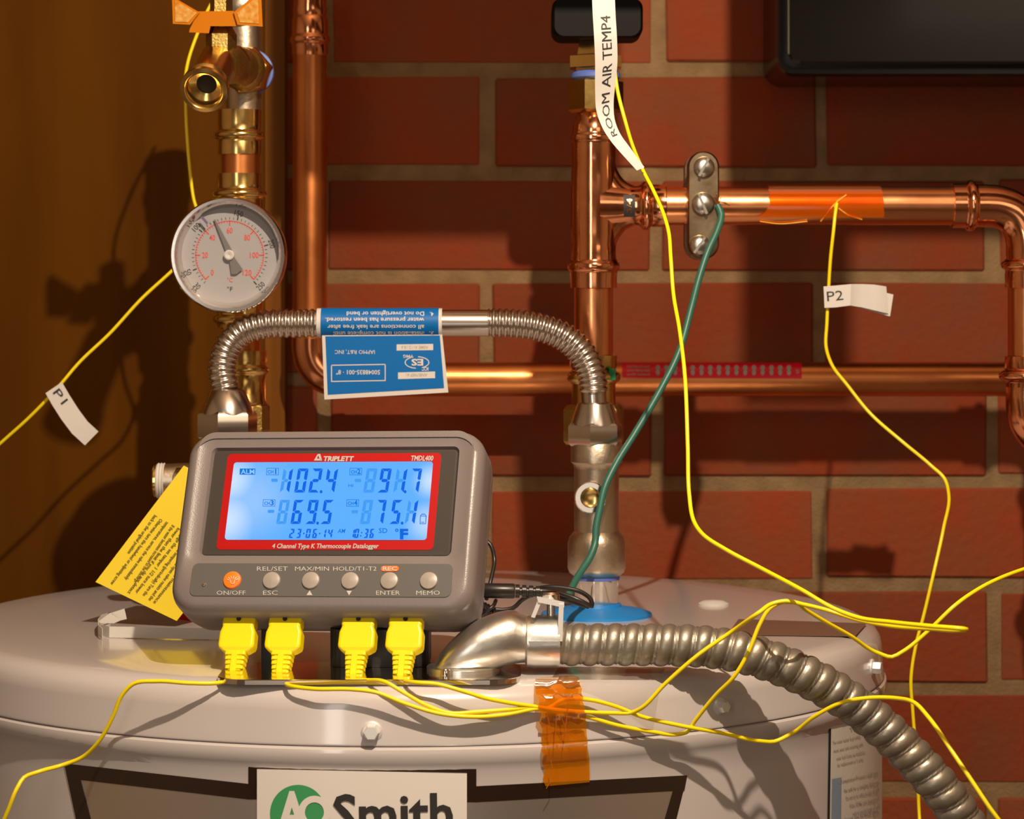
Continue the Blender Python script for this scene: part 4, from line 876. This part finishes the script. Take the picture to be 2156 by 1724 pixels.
# lead 4: room air temperature
l4 = thing('thermocouple_lead', 'yellow thermocouple lead with long room air temperature tag, rightmost plug, hanging from above', 'cable', P(850, 1430, 1.17), 'yellow thermocouple leads')
e4 = plug(l4, 857)
w4 = [e4, P(847,1433,1.153), W(880,1437,.001), W(920,1440,.003), W(965,1452,.005), W(1020,1469,.005), W(1075,1480,.004), W(1130,1488,.0022), W(1170,1494,.0038), W(1232,1499,.0035), W(1290,1501,.004), W(1330,1500,.006), P(1348,1492,1.156), P(1400,1440,1.152), P(1475,1375,1.148), P(1540,1330,1.147), P(1600,1288,1.135), P(1625,1271,1.14), P(1655,1265,1.14), P(1690,1272,1.14), P(1740,1284,1.14), P(1800,1303,1.135), P(1870,1317,1.12), P(1960,1324,1.10), P(2020,1327,1.085), P(2034,1326,1.083), P(2030,1324,1.078), P(1960,1318,1.085), P(1880,1310,1.10), P(1800,1298,1.115), P(1760,1283,1.12), P(1690,1243,1.13), P(1600,1195,1.15), P(1530,1158,1.16), P(1480,1125,1.17), P(1460,1095,1.18), P(1451,1040,1.19), P(1448,940,1.20), P(1441,780,1.22), P(1430,690,1.235), P(1418,620,1.25), P(1412,540,1.26), P(1408,490,1.27), P(1395,445,1.28), P(1375,400,1.29), P(1352,355,1.30), P(1333,310,1.30), P(1315,250,1.30), P(1300,190,1.305), P(1292,130,1.31), P(1280,50,1.315), P(1272,-60,1.32)]
wire(l4, w4)
Le = [(1246,-20),(1248,30),(1251,80),(1253,130),(1253,190),(1256,235),(1268,268),(1287,298),(1310,325),(1341,359)]
Re = [(1294,-20),(1296,30),(1299,80),(1300,130),(1296,175),(1292,215),(1294,250),(1305,280),(1326,310),(1357,352)]
DA = 1.296
def dpt(i): return DA-(.004*math.sin(i*.9))
A_ = [P(x,y,dpt(i)) for i, (x,y) in enumerate(Le)]; B_ = [P(x,y,dpt(i)+.002) for i, (x,y) in enumerate(Re)]
A2 = resample(A_, .003); B2 = []
# resample both edges to a common count
def res_n(pts, n_):
    q = resample(pts, .0008); return [q[round(i*(len(q)-1)/(n_-1))] for i in range(n_)]
A2 = res_n(A_, 40); B2 = res_n(B_, 40)
tgm = MB(); strip(tgm, A2, B2, .0004); tpp = fixnormals(obj('paper_tag', tgm, whitep_m, l4, label='long white twisted paper tag reading ROOM AIR TEMP4'))
vv, ff = glyphs('ROOM AIR TEMP4', 0, 0.0); x0_ = min(v.x for v in vv); x1_ = max(v.x for v in vv); out = []
for v in vv:
    t = (v.x-x0_)/(x1_-x0_); fi = 30.5-t*25.0; i = int(fi); fr_ = fi-i      # from the lower end upwards
    ed = A2[i]*(1-fr_)+A2[i+1]*fr_; ee = B2[i]*(1-fr_)+B2[i+1]*fr_
    h_ = .76-(v.y/CAPH)*.42; out.append(ed*(1-h_)+ee*h_+Vector((0,-.0003,0)))
obj('tag_lettering', MB().add(out, ff, False), ink_m, tpp)

# amber tape holding the leads on the tank front
tt = thing('amber_tape', 'strip of translucent amber tape holding three yellow leads to the tank front', 'tape', oncyl(1185, 1655, .262))
mb = MB(); L_ = [(1122,1440),(1134,1452),(1131,1490),(1137,1560),(1140,1600),(1146,1660)]; R_ = [(1222,1447),(1228,1458),(1230,1490),(1234,1560),(1236,1600),(1241,1648)]
def hump(i, t, x, y):
    e = .0012; 
    if 1466 < y < 1518: e = .0060
    elif 1450 < y < 1545: e = .0034
    return e
rows = []
ys = [1443,1452,1462,1470,1480,1490,1500,1510,1520,1535,1555,1570,1578,1590,1605,1622,1640,1655]
for y in ys:
    t = (y-1443)/212; xa = 1124+20*min(1,t*4)**.5*.5+t*12+(3*math.sin(y*.21)); xb = 1222+8*min(1,t*3)+t*12+1.5*math.sin(y*.33)
    row = []
    for u in range(13):
        x = xa*(1-u/12)+xb*u/12; yy = y-(4 if u in (5,6,7) and y < 1450 else 0)-u*.7*(1 if y > 1500 else .3)
        R0 = .2588 if y < 1572 else (.2612 if y < 1592 else .2582)
        row.append(oncyl(x, yy, R0+hump(0,0,x,y)+.0004*math.sin(u*1.3+y*.4)*(1 if 1460 < y < 1560 else .3)))
    rows.append(row)
toprow = [Vector((p.x, p.y+.006, TOPZ+.0008)) for p in rows[0]]; peak = [Vector((p.x*.75+rows[0][6].x*.25, p.y+.010, TOPZ+.0008)) for p in rows[0]]
mb.rings([peak, toprow]+rows, closed=False, cap0=False, cap1=False); obj('tape_film', mb, kapton_m, tt)
cr = MB()
for q in (((1196,1478),(1192,1520),(1186,1560)), ((1150,1500),(1158,1530),(1160,1560)), ((1172,1500),(1170,1535),(1168,1560)), ((1180,1505),(1190,1530),(1205,1550)), ((1160,1600),(1162,1640),(1150,1660))):
    cr.tube([oncyl(x,y,.2588+.0062) for x,y in q], .00022, 6, .003)
obj('tape_crease', cr, kapton_m, tt)

# ================================================================== ARMOURED CABLE AND CONNECTOR
DK = 1.178
ck = [P(x,y,d) for x,y,d in ((1168,1357,DK),(1240,1357,DK),(1320,1357,DK),(1400,1358,DK),(1480,1361,DK),(1550,1371,DK),(1620,1391,DK),(1690,1420,DK+.002),(1760,1458,DK+.006),(1820,1500,DK+.010),(1880,1552,DK+.012),(1930,1603,DK+.012),(1980,1660,DK+.012),(2030,1730,DK+.015),(2070,1810,DK+.02),(2080,1950,DK+.04),(2050,2200,DK+.08))]
pitch = .0083
def helix(s_, a_, tot):
    t = (s_/pitch+a_/(2*PI)) % 1.0
    if t < .82: return .0080+.0020*math.sin(PI*t/.82)**.42
    return .0080+.0013*math.sin(PI*(t-.82)/.18)**.6
ca = thing('armoured_cable', 'spiral-wound grey metal conduit curving over the right edge of the heater', 'conduit', P(1700, 1430, 1.15))
obj('spiral_armour', MB().tube(ck, .009, 40, .00055, rf=helix), conduit_m, ca)
cn = thing('cable_connector', 'bright cast-metal elbow connector clamping the spiral conduit to the steel plate', 'connector', P(1000, 1412, 1.18))
kcn = DK/FP
# swept elbow body: elliptical sections from a flat foot to the horizontal barrel
sec = [(912,1404,1409,.004),(918,1393,1411,.009),(928,1375,1412,.0125),(944,1355,1413,.0150),(965,1335,1414,.0165),(990,1315,1414,.0172),(1015,1301,1413,.0170),(1045,1290,1408,.0160),(1070,1285,1400,.0150),(1085,1286,1396,.0140),(1098,1293,1394,.0133),(1112,1298,1393,.0130),(1150,1298,1394,.0130),(1176,1298,1394,.0130)]
rings = []
for (x_, yt, yb, hy) in sec:
    pc_ = P(x_, (yt+yb)/2, DK+.003); hz = (yb-yt)/2*kcn; ring = []
    for k in range(40):
        b_ = 2*PI*k/40; cxs, sy = math.cos(b_), math.sin(b_)
        ring.append(Vector((pc_.x, pc_.y+math.copysign(abs(sy)**.85, sy)*hy, max(TOPZ+.002, pc_.z+math.copysign(abs(cxs)**.85, cxs)*hz))))
    rings.append(ring)
mb = MB().rings(rings); fixnormals(obj('elbow_body', mb, zinc_m, cn))
A = axis(P(1105,1350,DK), (1,0,0))
obj('barrel', MB().lathe([(.0100,0),(.0118,.001),(.0122,.004),(.0122,(1178-1105)*kcn),(.0104,(1178-1105)*kcn)], 40, A), zinc_m, cn)
mb = MB(); poly(mb, [(1112,1350),(1176,1350),(1176,1358),(1116,1360)], lambda x,y: P(x,y,DK-.0134), lambda x,y: P(x,y,DK-.010)); fixnormals(obj('clamp_lip', mb, zinc_m, cn))
mb = MB(); poly(mb, [(1118,1299),(1135,1256),(1142,1262),(1126,1301)], lambda x,y: P(x,y,DK-.010), lambda x,y: P(x,y,DK+.010))
poly(mb, [(1130,1255),(1188,1267),(1188,1279),(1133,1268)], lambda x,y: P(x,y,DK-.0107), lambda x,y: P(x,y,DK+.0107))
poly(mb, [(1177,1272),(1187,1272),(1184,1350),(1173,1350)], lambda x,y: P(x,y,DK-.0113), lambda x,y: P(x,y,DK+.0113)); fixnormals(obj('clamp_strap', mb, bolt_m, cn, label='bent strap over the conduit'))
obj('clamp_screw', MB().lathe([(.0020,-.012),(.0020,.0),(.0040,.0),(.0040,.0025),(.0030,.0036),(0,.0036)], 24, axis(P(1160,1262,DK), (0,0,1))), chrome_m, cn)
mb = MB().lathe([(.0170,0),(.0170,.0016),(.0162,.0022),(.0,.0022)], 40, Matrix.Translation((P(975,0,DK).x, DK+.002, TOPZ+.0014)))
obj('foot_flange', mb, zinc_m, cn)

# ================================================================== POWER CABLE OF THE LOGGER
pc = thing('power_cable', 'thin black power cable plugged into the logger side and looped beside the blue collar', 'cable', P(1100, 1260, 1.26))
DP = 1.268; k_ = DP/FP; A = axis(P(1018,1243,DP), (1,0,-.02))
obj('plug_pin', MB().lathe([(.0017,-.004),(.0017,.003)], 20, axis(P(1010,1243,DP), (1,0,0))), brass_m, pc)
obj('plug_barrel', MB().lathe([(.0034,0),(.0038,.0008),(.0038,.0148),(.0034,.0158)], 28, A), cable_m, pc)
prof = []
for i in range(4): prof += [(.0034-.0002*i,.0160+i*.0034),(.0034-.0002*i,.0180+i*.0034),(.0020,.0182+i*.0034),(.0020,.0192+i*.0034)]
obj('strain_relief', MB().lathe(prof, 24, A), cable_m, pc)
cb = [(1125,1243,DP),(1150,1244,DP),(1190,1252,DP-.004),(1225,1266,DP-.006),(1246,1276,DP-.004),(1244,1262,DP),(1225,1247,DP+.004),(1190,1238,DP+.006),(1150,1236,DP+.008),(1130,1240,DP+.01),(1165,1252,DP+.012),(1210,1268,DP+.008),(1238,1277,DP+.004),(1222,1272,DP+.01),(1180,1260,DP+.014),(1120,1252,DP+.018),(1100,1262,DP+.02),(1080,1280,DP+.02),(1058,1284,DP+.02),(1035,1282,DP+.02),(1010,1278,DP+.02)]
obj('cord', MB().tube([P(*q) for q in cb], .00115, 12, .002), cable_m, pc)
obj('cord', MB().tube([P(*q) for q in ((1015,1130,DP+.03),(1032,1146,DP+.028),(1041,1178,DP+.026),(1036,1210,DP+.02),(1030,1236,DP+.016),(1024,1262,DP+.018))], .00105, 12, .002), cable_m, pc)
cw = MB()
for i in range(7): cw.tube([P(1004+i*6,1262+i*3,DP+.006), P(1010+i*6,1276+i*3,DP-.001), P(1020+i*6,1292+i*3,DP+.003), P(1016+i*6,1300+i*2,DP+.010)], .00085, 10, .002)
cw.tube([P(1044,1264,DP+.004), P(1036,1278,DP-.003), P(1022,1288,DP-.003), P(1004,1296,DP+.002)], .0010, 10, .002)
obj('cord_bundle', cw, cable_m, pc, label='bundled loops of cord')

# ================================================================== YELLOW CARD, PAPER STRIP
yc = thing('yellow_card', 'yellow printed instruction card hanging from the relief valve, left of the data logger', 'card', P(330, 1300, 1.34))
def ycp(e): return lambda x, y: P(x, y, 1.352-e-(y-1100)*.00002+((x-300)*.01)**2*.00004)
mb = MB(); pgrid(mb, (387,980),(560,1070),(372,1307),(201,1225), ycp(0), 10, 6, ycp(-.0004)); fixnormals(obj('card_sheet', mb, ytag_m, yc))
lt = MB(); txt = ['back to the original position', 'Otherwise turn the handwheel or adjusting screw', 'temperatures, service the valve immediately', 'If the water becomes increased to the discharge', 'lower than the limit if you do not detect', 'engage the set tamper 1 1/2 turn lower', 'Adjust the tempering (periodically) Turn the', 'fitted until the open valve resists and the', 'with care, maintenance']
L0 = [(325,1083,268,1163),(337,1091,232,1228),(350,1097,262,1218),(362,1104,282,1224),(374,1110,268,1247),(386,1118,284,1246),(392,1132,300,1252),(396,1150,312,1262),(398,1172,322,1268)]
for s_, (xa, ya, xb, yb) in zip(txt, L0): ptext(lt, s_, (xa,ya), (xb,yb), 7.5, ycp(.0003), bold=.01)
obj('card_lettering', lt, inkb_m, yc)
ps = thing('paper_strip', 'curled strip of white paper tape lying on the heater lid left of the data logger', 'paper', ontop(300, 1345))
base = [(215,1338),(230,1342),(300,1343),(380,1345),(470,1346)]
Bt = [ontop(x,y+0,0.0004) for x,y in base]; h1 = .0056; Tp = [v+Vector((0,.0004,h1)) for v in Bt]
mb = MB(); strip(mb, Tp, Bt, .0003)
cu = [(215,1338),(207,1330),(206,1318),(214,1308),(232,1302)]; Bc = [ontop(x, y+8, .0004) for x,y in cu]; Tc = [v+Vector((0,0,h1)) for v in Bc]
mb2 = MB(); mb2.rings([[a,b,b+Vector((.0002,.0002,0)),a+Vector((.0002,.0002,0))] for a,b in zip(Tc,Bc)])
fixnormals(obj('strip_band', mb, whitep_m, ps)); fixnormals(obj('strip_curl', mb2, whitep_m, ps))
mb = MB(); D_ = ontop(240,1325).y
poly(mb, [(207,1308),(232,1290),(254,1306),(240,1312),(212,1312)], lambda x,y: P(x,y,D_), lambda x,y: P(x,y,D_+.0004)); fixnormals(obj('strip_fold', mb, whitep_m, ps))
mb = MB(); poly(mb, [(228,1292),(262,1281),(267,1303),(250,1307),(236,1292)], lambda x,y: P(x,y,D_+.002), lambda x,y: P(x,y,D_+.0024)); fixnormals(obj('strip_end', mb, whitep_m, ps))
